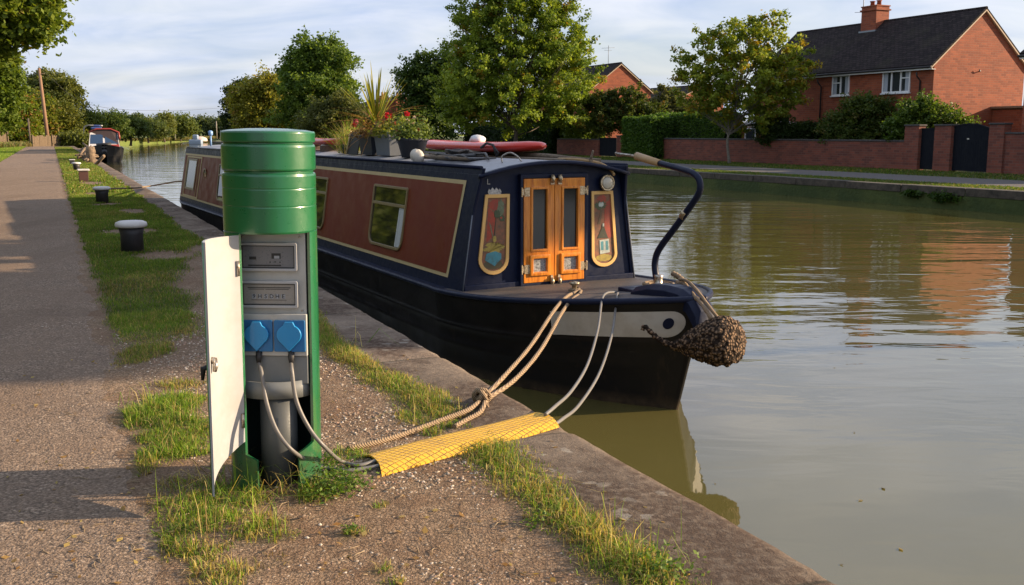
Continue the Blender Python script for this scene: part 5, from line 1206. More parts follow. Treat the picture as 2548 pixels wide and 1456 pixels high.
# bushes and hedges across the canal
def hedge(name,label,P,rz,lx,ly,lz,n,leaf,c1,c2,seed,cat='hedge',rough=.12,core=True,mat=LEAF,group=None):
    o=empty(name,P,rz,label,cat,group);r=np.random.default_rng(seed)
    A=np.array([ly*lz,ly*lz,lx*lz,lx*lz,lx*ly]);f=r.choice(5,n,p=A/A.sum());q=r.random((n,3));X=np.stack([(q[:,0]-.5)*lx,(q[:,1]-.5)*ly,q[:,2]*lz],1)
    X[f==0,0]=-lx/2;X[f==1,0]=lx/2;X[f==2,1]=-ly/2;X[f==3,1]=ly/2;X[f==4,2]=lz
    nz=vnoise(X[:,0]*1.4+X[:,2]*.7,X[:,1]*1.4+X[:,2]*1.1,seed,3)-.5
    X+=r.normal(size=(n,3))*rough*.5+np.array([0,0,1])*(nz*rough*2*(f==4))[:,None];X+=(X-np.array([0,0,lz/2]))*(nz[:,None]*rough*.8)
    t=r.random(n)[:,None]*.7+.3*np.clip(nz+.5,0,1)[:,None];col=np.array(c1)*(1-t)+np.array(c2)*t
    V,Fq,cc=leaf_quads(X,leaf*(.6+.8*r.random(n)),col,r,.2,1.2);np_mesh('foliage',V,[Fq],cc,mat,o)
    if core:
        b=MB();i=rough*.9;b.box(-lx/2+i,lx/2-i,-ly/2+i,ly/2-i,0,lz-i);b.build('dark_core',CORE,o)  # solid dark box filling the inside of the leaf shell
    return o
def bush(name,label,u,v,Y,blobs,n,leaf,c1,c2,seed,cat='bush',cr=.16,group=None,zb=None,acc=0,accent=None):
    k=Y/F;zg_=ZF if zb is None else zb;b0=U(u,v,Y);o=empty(name,(b0.x,Y,zg_),0,label,cat,group);bl=[]
    for bb in blobs:
        cu,cv,ru,rv=bb[:4];dy=bb[4] if len(bb)>4 else 0;c=U(cu,cv,Y+dy);bl.append((c.x-b0.x,dy,c.z-zg_,ru*k,ru*k*.8,rv*k))
    foliage('foliage',o,bl,n,45,leaf,cr,c1,c2,seed,accent,acc)
    b=MB();r=random.Random(seed)
    for q in bl:
        for _ in range(3): b.tube([(q[0]*.3,q[1],0),(q[0]*.7,q[1],q[2]*.5),(q[0]+r.uniform(-.4,.4)*q[3],q[1],q[2])],[.04,.03,.01],5)
    b.build('stems',BARK,o);return o
DG1=0;DG2=0
def WP(u,n,z=ZF):   # point where the sight line at picture column u crosses the line n = const
    d=ray(u,400);t=(n-0)/ (d[0]*RD.x+d[1]*RD.y);return Vector((d[0]*t,d[1]*t,z))
pA,pB=WP(1568,34.9),WP(1648,34.9)
hedge('clipped_hedge','tall clipped hedge block hanging over the left end of the long garden wall',WP(1606,35.6),TH,1.5,3.6,2.62,16000,.055,(.03,.08,.012),(.11,.19,.025),111,group='hedges over the garden walls',rough=.10)
pa,pb=WP(1650,37.6),WP(1800,37.6);L=(pa-pb).length
hedge('long_clipped_hedge','long clipped green hedge showing above the garden wall behind the young maple',(pa+pb)/2,TH,1.4,L+2,2.85,22000,.055,(.03,.08,.012),(.11,.19,.025),112,group='hedges over the garden walls',rough=.10)
pa,pb=WP(1345,38),WP(1395,38)
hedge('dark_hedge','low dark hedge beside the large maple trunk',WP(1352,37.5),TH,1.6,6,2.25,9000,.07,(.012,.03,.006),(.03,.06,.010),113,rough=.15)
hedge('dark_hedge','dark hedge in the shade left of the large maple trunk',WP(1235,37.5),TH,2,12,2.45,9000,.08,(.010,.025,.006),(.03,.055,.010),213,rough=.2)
hedge('bright_grass_hedge','bright green feathery reeds over the low brick wall',WP(1425,38.5),TH,2.0,6.5,2.75,12000,.09,(.07,.12,.015),(.16,.22,.03),114,cat='reeds',rough=.22)
bush('large_bush','large dark bush beneath the red brick gable',1530,385,75,[(1510,290,55,45),(1560,270,50,50),(1590,300,40,40),(1500,250,38,25),(1610,300,60,35)],620,.075,(0.026,0.056,0.011),(0.104,0.128,0.022),115,accent=(.12,.08,.02),acc=.06)
bush('pale_bush','pale loose bushes against the sky right of the brick gable',1660,385,78,[(1650,270,50,28),(1690,280,45,30),(1645,240,16,26),(1680,245,18,22),(1620,285,40,25),(1740,290,40,25)],420,.075,(.06,.075,.025),(.15,.15,.05),116)
bush('garden_shrub','large rounded shrub in front of the house, left of the paired windows',2140,352,51.9,[(2130,300,62,48),(2180,295,52,45),(2100,320,50,35),(2150,262,50,22),(2075,320,25,30),(2140,345,70,30)],560,.055,(0.029,0.064,0.013),(0.104,0.136,0.022),117,group='garden shrubs before the house',accent=(.14,.12,.03),acc=.08)
bush('garden_shrub','spreading shrub at the sunny corner of the house beside the gates',2300,345,47.8,[(2280,300,58,45),(2330,300,52,35),(2250,320,40,30),(2380,318,40,18),(2290,265,35,20),(2300,345,60,25)],520,.055,(0.035,0.080,0.013),(0.120,0.176,0.022),118,group='garden shrubs before the house')
bush('garden_shrub','low dark shrub along the wall below the white porch',1990,350,55.8,[(1930,325,45,28),(1985,330,45,22),(2040,332,45,20)],380,.055,(0.019,0.045,0.011),(0.064,0.096,0.019),119,group='garden shrubs before the house')
# ------------------------------------------------------------------ garden walls and gates
BRW=brick_mat('garden_wall_brick_material',(.26,.070,.038),(.10,.032,.024),(.16,.11,.08),1.5,.7)
BRH=brick_mat('house_brick_material',(.37,.092,.036),(.19,.045,.022),(.23,.13,.08),1.5,.6)
COPS=speck('blue_brick_coping_material',(.075,.068,.065),(.03,.028,.026),10,.85,.4,.01)
NW=35.8
def wall(name,label,ua,ub,h,group='garden walls beside the far path',th=.24,n=NW,cap=True,hcap=.09):
    a,b_=WP(ua,n),WP(ub,n);s1,s2=a.dot(CD),b_.dot(CD);s1,s2=min(s1,s2),max(s1,s2);o=empty(name,W(s1,n,ZF),TH,label,'wall',group)
    b=MB();b.box(0,th,0,s2-s1,-.2,h-hcap);b.build('brickwork',BRW,o)
    if cap: b=MB();b.box(-.035,th+.035,-.003,s2-s1+.003,h-hcap+.001,h);b.build('coping',COPS,o,bevel=.02)
    return o,s1,s2
wall('garden_wall','long low red brick garden wall with dark coping across the canal',1632,2249,1.36)
wall('garden_wall','short brick wall under the bright reeds, left of the dark garden gate',1385,1488,1.25)
wall('garden_wall','brick wall at the right edge beyond the big black gates',2492,2620,1.72)
def pillar(ua,ub,h,label,n=NW-.08,cap=True):
    a,b_=WP(ua,n),WP(ub,n);s1,s2=b_.dot(CD),a.dot(CD);o=empty('brick_pillar',W(s1,n,ZF),TH,label,'pillar','brick gate pillars')
    b=MB();b.box(0,.42,0,s2-s1,-.2,h);b.build('brickwork',BRW,o)
    b=MB();b.box(-.04,.46,-.04,s2-s1+.04,h+.001,h+.08);b.build('cap',COPS,o,bevel=.02)
pillar(2246,2281,1.98,'brick pillar where the long garden wall ends at the narrow black gate')
pillar(2320,2361,1.98,'brick pillar between the narrow gate and the wide arched gate')
pillar(2455,2492,2.02,'brick pillar right of the wide arched black gate')
pillar(1533,1561,1.42,'low brick pillar at the left of the clipped hedge')
GATEM=painted('black_gate_paint_material',(.007,.009,.014),.75,.35,4,spec=.15)
def gate(ua,ub,h,arch,label,n=NW+.1,cat='gate'):
    a,b_=WP(ua,n),WP(ub,n);s1,s2=b_.dot(CD),a.dot(CD);L=s2-s1;o=empty('garden_gate',W(s1,n,ZF),TH,label,'gate','dark garden gates');b=MB();k=max(5,int(L/.12))
    for i in range(k):
        y0=L*i/k+.004;y1=L*(i+1)/k-.004;t=((i+.5)/k-.5)*2;hh=h+arch*(1-t*t);b.box(0,.035,y0,y1,.05,hh)
    b.build('boards',GATEM,o);b=MB()
    for i in range(14):
        t0,t1=-1+2*i/14,-1+2*(i+1)/14;b.add([(x,L*(t+1)/2,h+arch*(1-t*t)+dz) for x in (-.02,.055) for t in (t0,t1) for dz in (-.03,.035)],[(0,2,3,1),(4,5,7,6),(1,3,7,5),(0,4,6,2)])
    b.build('top_rail',GATEM,o);return o,L
gate(2281,2320,1.86,.0,'narrow black boarded gate between two brick pillars')
gt,L=gate(2361,2455,1.86,.20,'wide arched black double gate at the right')
b=MB();b.box(-.012,-.002,L*.5,L*.5+.11,1.40,1.46);b.build('name_plate',WHITEV,gt)
gate(1489,1532,1.30,.0,'dark garden gate in the shade between the low wall and the low pillar')
# ------------------------------------------------------------------ houses
ROOFT=M('dark_roof_tile_material',(.05,.045,.05),.9,spec=.15);sx=ROOFT.n('ShaderNodeSeparateXYZ');ROOFT.l(ROOFT.co(),sx.inputs[0]);cb=ROOFT.n('ShaderNodeCombineXYZ');ROOFT.l(sx.outputs[1],cb.inputs[0]);ROOFT.l(ROOFT.math('MULTIPLY',sx.outputs[2],1.5),cb.inputs[1])
bt=ROOFT.n('ShaderNodeTexBrick');ROOFT.l(cb.outputs[0],bt.inputs[0]);bt.inputs['Scale'].default_value=1;bt.inputs['Brick Width'].default_value=.27;bt.inputs['Row Height'].default_value=.16;bt.inputs['Mortar Size'].default_value=.016;bt.inputs['Color1'].default_value=(.040,.030,.030,1);bt.inputs['Color2'].default_value=(.018,.014,.015,1);bt.inputs['Mortar'].default_value=(.008,.007,.007,1)
nr=ROOFT.noise(.55,6,.7);ROOFT.color(ROOFT.mix(ROOFT.ramp(nr,[(.5,0.),(.75,.5)]),bt.outputs[0],(.05,.048,.028)));ROOFT.bump(ROOFT.math('MULTIPLY',bt.outputs['Fac'],-1),.7,.03);ROOFT=ROOFT.m
UPVC=painted('white_window_frame_material',(.72,.72,.72),.4,.15,4);HGLASS=M('house_window_glass_material',(.03,.035,.04),.05,spec=.9).m;NET=solid('white_curtain_material',(.35,.38,.42),.9)
PIPE=painted('black_drainpipe_material',(.015,.015,.016),.5,.2,5);VERGE=painted('pale_verge_board_material',(.50,.38,.27),.7,.3,5)
def house(name,label,n0,s0,wd,ln,he,hr,brick=BRH,over=.12,parent_kw={}):
    """origin at the near canal-side corner; local x away from canal, y along it"""
    o=empty(name,W(s0,n0,ZF),TH,label,'house','brick houses across the canal')
    b=MB();b.add([(0,0,-.2),(wd,0,-.2),(wd,ln,-.2),(0,ln,-.2),(0,0,he),(wd,0,he),(wd,ln,he),(0,ln,he),(wd/2,0,hr),(wd/2,ln,hr)],[(0,1,5,8,4),(3,7,9,6,2),(0,4,7,3),(1,2,6,5)]);wl_=b.build('wall',brick,o)
    b=MB();sl_=(hr-he)/(wd/2);t=.10;e=.30
    for sgn in (0,1):
        f_=lambda x:(x if not sgn else wd-x)
        q=[(-e,he-e*sl_+.05),(wd/2+(0.0),hr+.05)];V=[]
        for y in (-over,ln+over):
            for x,z in q: V+=[(f_(x),y,z),(f_(x),y,z+t)]
        b.add(V,[(0,1,3,2),(4,6,7,5),(1,5,7,3),(0,2,6,4),(0,4,5,1),(2,3,7,6)])
    rf=b.build('roof',ROOFT,o)
    # ridge tiles, eaves gutter, verge line
    b=MB()
    k=int(ln/.45)
    for i in range(k): b.tube([(wd/2,-over+(ln+2*over)*i/k,hr+.12),(wd/2,-over+(ln+2*over)*(i+1)/k-.012,hr+.12)],.075,8)
    b.build('ridge_tiles',ROOFT,rf)
    b=MB();b.box(-e+.02,-e+.05,-over,ln+over,he-e*sl_-.09,he-e*sl_+.045);b.box(-e+.05,-.001,-over+.02,ln+over-.02,he-e*sl_-.085,he-e*sl_-.06);b.build('fascia',UPVC,o)
    b=MB();b.tube([(-e-.03,-over-.02,he-e*sl_+.03),(-e-.03,ln+over+.02,he-e*sl_+.03)],.055,8);b.build('gutter',PIPE,o)
    b=MB()
    for sgn in (0,1):
        f_=lambda x:(x if not sgn else wd-x);V=[]
        for x,z in ((-e+.02,he-e*sl_-.03),(wd/2,hr-.03)):
            for y in (-over-.004,-.003): V+=[(f_(x),y,z),(f_(x),y,z+.075)]
        b.add(V,[(0,1,5,4),(2,6,7,3),(1,3,7,5),(0,4,6,2)])
    b.build('verge_board',VERGE,rf);return o
def hwindow(o,y0,y1,z0,z1,cas,label=None,x=0.):
    """window on the canal side wall"""
    b=MB();b.box(-.03,-.002,y0,y1,z0,z1);t=.07
    b=MB();b.frame([(y0,z0),(y1,z0),(y1,z1),(y0,z1)],[(y0+t,z0+t),(y1-t,z0+t),(y1-t,z1-t),(y0+t,z1-t)],.06,lambda a,b_,t_:(x-.002-t_,a,b_));f=b.build('window',UPVC,o)
    b=MB();b.box(x-.012,x-.002,y0+t,y1-t,z0+t,z1-t);b.build('pane',HGLASS,f)
    b=MB()
    for k in range(1,cas): yy=y0+(y1-y0)*k/cas;b.box(x-.055,x-.013,yy-.045,yy+.045,z0+t+.001,z1-t-.001)
    for k in range(cas):
        if (cas==2 and k==1) or (cas==3 and k==0): ya=y0+(y1-y0)*k/cas;b.box(x-.05,x-.013,ya+.05,ya+(y1-y0)/cas-.05,z0+(z1-z0)*.60,z0+(z1-z0)*.60+.06)
    b.build('mullion',UPVC,f)
    for yy in (y0+t+.02,y1-t-.27): b=MB();b.box(x-.016,x-.0125,yy,yy+.25,z0+t,z1-t);b.build('curtain',NET,f)
    b=MB();b.box(x-.12,x-.003,y0-.06,y1+.06,z0-.07,z0-.003);b.build('sill',UPVC,f,bevel=.01)
N1=39.0;c0=WP(2309,N1);S1=c0.dot(CD)
def on1(u,v,n=N1):
    d=ray(u,v);t=n/(d[0]*RD.x+d[1]*RD.y);p=OV+t*d;return Vector(p).dot(CD)-S1,p[2]-ZF
_,he=on1(2309,163);le,_=on1(1888,190);
def gab(u,v):
    d=ray(u,v);t=S1/(d[0]*CD.x+d[1]*CD.y);p=OV+t*d;return Vector(p).dot(RD)-N1,p[2]-ZF
xa,zr_=gab(2450,20)
h1=house('brick_house','large red brick house with dark tiled roof and chimney at the right',N1,S1,xa*2,le+.3,he+.12,zr_-.12)
for (ua,va,ub,vb,cas) in ((2195,231,2267,173,3),(2070,238,2115,187,2),(1946,243,1984,200,2)):
    y1,_=on1(ua,va);y0,_=on1(ub,vb);_,z0=on1((ua+ub)/2,va);_,z1=on1((ua+ub)/2,vb);hwindow(h1,y0,y1,z0,z1-.02,cas)
for u in (2288,2043):
    y,_=on1(u,250);b=MB();b.tube([(-.33,y,he-.32),(-.30,y,he-.50),(-.06,y,he-.72),(-.06,y,.0)],.04,8);b.build('drainpipe',PIPE,h1)
# chimney
yc,_=gab(0,0) if False else (0,0)
cy0=None
def ridge_y(u):  # along the ridge line
    n=N1+xa;d=ray(u,60);t=n/(d[0]*RD.x+d[1]*RD.y);return Vector(OV+t*d).dot(CD)-S1
yA,yB=ridge_y(2200),ridge_y(2163)
b=MB();b.box(xa-.62,xa+.30,yA,yB,zr_-1.0,zr_+.80);ch=b.build('chimney',BRH,h1)
b=MB();b.box(xa-.69,xa+.37,yA-.07,yB+.07,zr_+.58,zr_+.66);b.box(xa-.66,xa+.34,yA-.04,yB+.04,zr_+.801,zr_+.86);b.build('chimney_band',BRH,ch)
for f_ in (.28,.72):
    yy=yA+(yB-yA)*f_;b=MB();b.lathe([(.13,0),(.11,.22),(.15,.24),(.15,.28),(.11,.29)],(xa-.16,yy,zr_+.861),14);b.build('chimney_pot',BRH,ch)
b=MB();b.box(xa-.72,xa-.621,yA-.06,yB+.06,zr_-.75,zr_-.48);b.build('lead_flashing',solid('lead_flashing_material',(.22,.25,.28),.5),ch)
AER=solid('aerial_metal_material',(.10,.10,.11),.5,.6)
b=MB();b.tube([(xa-.4,yB+.12,zr_-.2),(xa-.4,yB+.12,zr_+2.1)],.022,6);b.tube([(xa-1.0,yB+.12,zr_+.55),(xa+.2,yB+.12,zr_+.62)],.012,5)
b.build('aerial',AER,h1)
# porch with white canopy and door, white door further right
def on1b(u,v): return on1(u,v)
y1,z1=on1(1872,292);y0,_=on1(1992,292)
b=MB();b.box(-.9,-.003,y0+.1,y1-.1,0,2.05);pr_=b.build('porch',BRH,h1)
b=MB();V=[]
for i in range(9):
    t=i/8;yy=y0+.05+(y1-y0-.1)*t;zz_=2.06+.22*math.sin(math.pi*t);V+=[(-1.05,yy,zz_),(-1.05,yy,zz_+.14),(-.004,yy,zz_+.14),(-.004,yy,zz_)]
b.add(V,[(i*4+j,(i+1)*4+j,(i+1)*4+(j+1)%4,i*4+(j+1)%4) for i in range(8) for j in range(4)]+[(0,1,2,3),tuple(32+q for q in (3,2,1,0))]);b.build('porch_canopy',UPVC,pr_)
for q0,q1 in ((.12,.36),(.64,.88)):
    ya,yb=y0+(y1-y0)*q0,y0+(y1-y0)*q1;b=MB();b.frame([(ya,.9),(yb,.9),(yb,1.98),(ya,1.98)],[(ya+.08,.98),(yb-.08,.98),(yb-.08,1.9),(ya+.08,1.9)],.05,lambda a,b_,t_:(-.902-t_,a,b_));f=b.build('porch_window',UPVC,pr_);b=MB();b.box(-.915,-.902,ya+.08,yb-.08,.98,1.9);b.build('pane',HGLASS,f)
y1,_=on1(2163,300);y0,_=on1(2226,300);b=MB();b.box(-.05,-.003,y0,y1,0,2.15);dr=b.build('back_door',UPVC,h1)
b=MB();b.box(-.058,-.051,y0+.15,(y0+y1)/2-.06,1.1,1.95);b.box(-.058,-.051,(y0+y1)/2+.06,y1-.15,1.1,1.95);b.build('door_pane',HGLASS,dr)
b=MB();b.tube([(xa*1.0,-.002,he-.2),(xa*.95,-.10,he-.25),(xa*.93,-.12,he-.15)],.03,6);b.build('wall_bracket',AER,h1)
# lean-to outbuilding at the gable end
x0,z0=gab(2470,255)
zt_=z0*.88
b=MB();b.add([(x0,-2.2,-.2),(x0+3.4,-2.2,-.2),(x0+3.4,-.01,-.2),(x0,-.01,-.2),(x0,-2.2,zt_),(x0+3.4,-2.2,zt_-1.3),(x0+3.4,-.01,zt_-1.3),(x0,-.01,zt_)],[(0,1,5,4),(1,2,6,5),(2,3,7,6),(3,0,4,7),(4,5,6,7)]);ot=b.build('outhouse_wall',BRH,h1)
b=MB();V=[]
for dz in (.03,.13):
    for x,y in ((x0-.12,-2.35),(x0+3.6,-2.35),(x0+3.6,-.004),(x0-.12,-.004)): V.append((x,y,zt_-(x-x0)*1.3/3.4+dz))
b.add(V,[(0,3,2,1),(4,5,6,7),(0,1,5,4),(1,2,6,5),(2,3,7,6),(3,0,4,7)]);b.build('outhouse_roof',speck('tan_outhouse_tile_material',(.30,.20,.13),(.14,.09,.06),14,.85,.5,.02),ot)  # tan tiles, paler than the house roofs
# neighbour at the extreme right
d=WP(2534,37.0)
h4=house('brick_house','narrow slice of another brick house at the right edge of the picture',37.0+.0,d.dot(CD)-9.0,7.5,9.0,5.0,7.6)
# house behind the maple (gable to the viewer)
def gable_house(name,label,uL,uR,vE,uA,vA,Y,ln,**k):
    d=ray(uL,vE);s_=0
    p=U(uL,vE,Y);s_=p.dot(CD);n_=p.dot(RD)
    def gb(u,v):
        d=ray(u,v);t=s_/(d[0]*CD.x+d[1]*CD.y);q=OV+t*d;return Vector(q).dot(RD)-n_,q[2]-ZF
    xr,_=gb(uR,vE);xA,zA=gb(uA,vA);return house(name,label,n_,s_,xr,ln,p.z-ZF+.1,zA-.12,**k),n_,s_,xr,zA
h2,n2_,s2_,w2_,z2_=gable_house('brick_house','brick gable end with dark roof rising behind the large maple',1466,1618,228,1545,157,84,11)
b=MB();b.tube([(w2_*.5-.4,1.4,z2_),(w2_*.5-.4,1.4,z2_+1.5)],.02,5);b.tube([(w2_*.5-1.05,1.4,z2_+1.25),(w2_*.5+.2,1.4,z2_+1.35)],.012,5);b.tube([(w2_*.5-.8,1.4,z2_+1.1),(w2_*.5-.1,1.4,z2_+1.1)],.01,5);b.build('aerial',AER,h2)
b=MB();b.lathe([(.07,0),(.07,.75),(.12,.76),(.12,.86),(.05,.9)],(w2_*.93,1.,5.9-.6),10);b.build('flue',AER,h2)
h3,*_r=gable_house('distant_house','small dark roof showing between the pale bushes and the young maple',1692,1800,246,1745,212,96,9)
h5,n5,s5,w5,z5=gable_house('distant_house','roofs with brick chimneys beyond the spiky palm',930,1075,262,1000,240,118,9)
for k,(u,v) in enumerate(((955,232),(992,230))):
    p=U(u,246,119);b=MB();lx=p.dot(RD)-n5;ly=p.dot(CD)-s5;b.box(lx-.45,lx+.45,ly-.4,ly+.4,z5-2.5,p.z-ZF+.35);c_=b.build('chimney',BRH,h5);b=MB();b.lathe([(.14,0),(.12,.4)],(lx-.2,ly,p.z-ZF+.351),10);b.lathe([(.14,0),(.12,.4)],(lx+.2,ly,p.z-ZF+.351),10);b.build('chimney_pot',BRH,c_)
bush('garden_bush','leafy growth under the distant chimneys',960,360,100,[(930,330,50,30),(985,335,50,30),(1005,300,30,30)],300,.10,(.02,.04,.01),(.06,.08,.02),151)
# ------------------------------------------------------------------ left bank : hedge, trees, fence, pole
YG1=(.055,.105,.012);YG2=(.20,.25,.028)
LG='trees and bushes along the towpath'
tree('overhanging_tree','near leafy branches reaching in at the top left corner',-260,600,17,0,[(-60,-60,120,110),(30,20,70,55),(75,70,42,32),(95,40,34,38),(-60,90,90,45),(-150,20,120,130),(105,78,16,20),(50,105,26,14),(70,-10,55,50)],640,60,.040,.13,YG1,YG2,201,.22,zb=0,accent=(.24,.19,.02),acc=.08,nl=60,surf=.7,base=-12.6)
tree('towpath_tree','green tree at the left edge below the overhanging branches',-30,400,80,0,[(-20,190,50,50),(0,170,35,40),(15,230,25,45),(-40,260,70,60)],600,50,.12,.34,YG1,(.15,.20,.025),202,.16,zb=0,group=LG)
bush('towpath_bush','big sunlit green bush at the left edge behind the grass',25,372,112,[(10,300,60,75),(50,300,40,60),(25,350,65,45),(-30,310,50,80)],1000,.14,YG1,(.22,.25,.028),203,zb=0,group=LG,acc=.18,accent=(.24,.13,.04),cr=.42)
bush('towpath_bush','olive bush between the big bush and the leaning pole',95,370,122,[(85,290,38,50),(110,300,28,50),(75,330,35,35)],650,.15,YG1,(.20,.21,.03),204,zb=0,group=LG,acc=.15,accent=(.22,.15,.04),cr=.42)
tree('towpath_tree','thin-crowned tree rising behind the leaning pole',130,366,132,0,[(110,210,40,26),(150,225,42,24),(90,240,35,25),(130,260,60,30),(180,245,18,8),(120,195,22,12)],520,48,.15,.42,(.06,.085,.018),(.17,.18,.04),205,.18,zb=0,group=LG,nl=40,surf=.75)
bush('towpath_bush','yellow-green bush right of the leaning pole',150,368,124,[(150,300,32,45),(135,320,32,40),(170,320,24,30)],520,.11,(.05,.075,.012),(.19,.19,.03),206,zb=0,group=LG,cr=.42)
hedge('towpath_hedge','tall green hedge running beside the towpath outside the left edge',W(22,-7.2,0),TH,2.4,44,4.6,26000,.14,(.05,.09,.014),(.16,.19,.03),230,rough=.5)
# path continuing round the bend
b=MB();b.add([tuple(G(u,v,0).xy)+(.004,) for u,v in ((98,373.2),(128,369.8),(170,369),(236,370),(236,373),(190,373.5),(158,377),(147,383))],[tuple(range(8))]);tag(b.build('towpath_bend',ASPH),kind='structure')
bush('bramble','low brambles at the right end of the pale board fence',190,362,111,[(185,352,22,12),(210,352,16,10),(165,356,14,8)],160,.12,(.05,.07,.015),(.17,.19,.03),207,zb=0,cr=.35)
# wooden fence
FENCE=speck('weathered_fence_board_material',(.16,.115,.07),(.07,.05,.035),10,.9,.4,.01)
def fence(label,s0,s1,n,h,seed,step=.16):
    o=empty('board_fence',W(s0,n,0),TH,label,'fence','wooden fences beside the towpath');r=random.Random(seed);b=MB();k=int((s1-s0)/step)
    for i in range(k): b.box(r.uniform(-.01,.01),.025,i*step+.006,i*step+step-.006,0,h+r.uniform(-.06,.06))
    b.build('boards',FENCE,o);b=MB()
    for i in range(0,int((s1-s0)/3)+1): b.box(.026,.12,i*3,i*3+.1,0,h+.1)
    b.build('posts',FENCE,o)
def fence2(label,A,B,h,seed):
    A=Vector((A.x,A.y,0));B=Vector((B.x,B.y,0));d_=B-A;L=d_.length;o=empty('board_fence',A,math.atan2(d_.y,d_.x),label,'fence','wooden fences beside the towpath');r=random.Random(seed);b=MB();k=int(L/.2)
    for i in range(k): b.box(i*.2+.006,i*.2+r.choice((.194,.194,.17)),r.uniform(-.01,.01),.025,0,h+r.uniform(-.1,.08))
    b.build('boards',FENCE,o)
    for i in range(0,int(L/3)+1): b=MB();b.box(i*3,i*3+.1,-.12,-.012,0,h+.12);b.build('post',FENCE,o)
fence2('weathered board fence at the left edge below the big bush',U(-40,368,100),U(22,367,103),1.5,1)
fence2('pale board fence beside the leaning pole',U(80,366,106),U(178,363,112),1.1,2)
# telegraph pole (leaning)
P0=G(121,364);P0=Vector((P0.x,P0.y,0));P1=U(97,170,P0.y)
o=empty('telegraph_pole',P0,0,'leaning wooden telegraph pole on the left of the towpath','telegraph pole');q=P1-P0;b=MB();b.tube([(0,0,-.2),tuple(q*.5),tuple(q)],[.22,.18,.14],10);b.build('pole',painted('pole_wood_material',(.24,.14,.085),.85,.4,2),o)
b=MB();b.tube([tuple(q*.93+Vector((-.5,0,0))),tuple(q*.93+Vector((.5,0,0)))],.05,6);b.build('cross_arm',BARK,o)
b=MB();b.tube([(-1.7,-.5,-.2),(-1.75,-.5,q.z*.36)],.10,8);b.build('brace_post',BARK,o)
wp=[P1,U(230,262,140),U(420,276,190),U(560,268,240)];b=MB();b.tube(smooth_path(wp,8),.02,4);tag(b.build('overhead_wire',solid('wire_material',(.05,.05,.06),.6)),'thin wire sagging across the sky from the leaning pole','wire')
def lamp(u,vb,vt,Y,dirx,label):
    g=U(u,vb,Y);o=empty('street_lamp',(g.x,Y,0),0,label,'street lamp','street lamps');H=U(u,vt,Y).z;b=MB();b.tube(smooth_path([(0,0,0),(0,0,H*.86),(.25*dirx,0,H*.97),(1.1*dirx,0,H)],5),[.10]*8+[.06]*8,8) if False else b.tube([(0,0,0),(0,0,H*.8),(.1*dirx,0,H*.93),(.6*dirx,0,H),(1.3*dirx,0,H*.99)],[.13,.10,.08,.07,.06],8)
    b.build('pole',solid('lamp_post_material',(.3,.29,.27),.6),o);b=MB();b.box(min(1.2*dirx,2.2*dirx),max(1.2*dirx,2.2*dirx),-.18,.18,H*.985-.08,H*.985+.06);b.build('lamp_head',solid('lamp_head_material',(.4,.4,.4),.6),o,bevel=.04)
lamp(211,362,312,120,1,'pale street lamp near the fence, left of the white and red boat')
lamp(436,346,289,215,-1,'curved street lamp before the far rounded trees')
# far trees closing the view, the farthest leaf colours tinted for haze
FG='distant trees beyond the canal bend'
ft=[('distant_tree','dark distant tree just right of the street lamp',215,366,134,[(205,300,32,32),(230,315,30,30),(190,330,30,25)],(0.053,0.090,0.018),(0.180,0.210,0.038)),
('distant_tree','broad deep green distant tree above the white and red boat',262,366,142,[(255,300,35,28),(285,310,28,30),(240,325,35,30),(275,335,45,25)],(0.038,0.075,0.018),(0.128,0.173,0.033)),
('distant_tree','rounded distant tree right of the white and red boat',325,362,150,[(315,315,25,24),(340,330,28,25),(305,340,30,20)],(0.038,0.072,0.018),(0.135,0.173,0.036)),
('distant_tree','low distant tree filling the gap left of the tall pale one',370,358,190,[(360,322,22,18),(380,332,25,20),(395,340,22,14)],(0.045,0.075,0.021),(0.135,0.165,0.045)),
('distant_tree','tall pale green distant tree beside the curved lamp',410,356,205,[(408,300,16,17),(412,320,20,22),(400,335,20,18)],(0.075,0.105,0.027),(0.225,0.240,0.060)),
('distant_tree','rounded distant tree right of the curved lamp',450,354,225,[(445,305,20,18),(462,320,22,22),(440,332,28,20),(475,335,14,14)],(0.053,0.090,0.021),(0.180,0.210,0.045)),
('distant_tree','haze-tinted far tree left of the small dark tree clump',505,352,300,[(500,318,22,18),(515,325,22,18),(490,332,20,14)],(0.045,0.072,0.030),(0.120,0.150,0.053)),
('distant_tree','haze-tinted far tree beside the thin mast',545,352,300,[(540,318,20,16),(556,330,20,16),(530,335,20,14)],(0.045,0.072,0.030),(0.120,0.150,0.053)),
('distant_tree','far tree top in the middle of the distant row',345,358,235,[(345,303,14,12),(335,315,20,16),(358,318,18,14)],(0.042,0.068,0.027),(0.105,0.135,0.045))]
for i,(nm,lab,u,v,Y,bl,c1,c2) in enumerate(ft): tree(nm,lab,u,v,Y,0,[(a_,302+(b_-302)*.68,c_,d_*.72) for a_,b_,c_,d_ in bl],240,46,.00085*Y,.0024*Y,c1,c2,300+i,.2,zb=-.4,group=FG,nl=8)
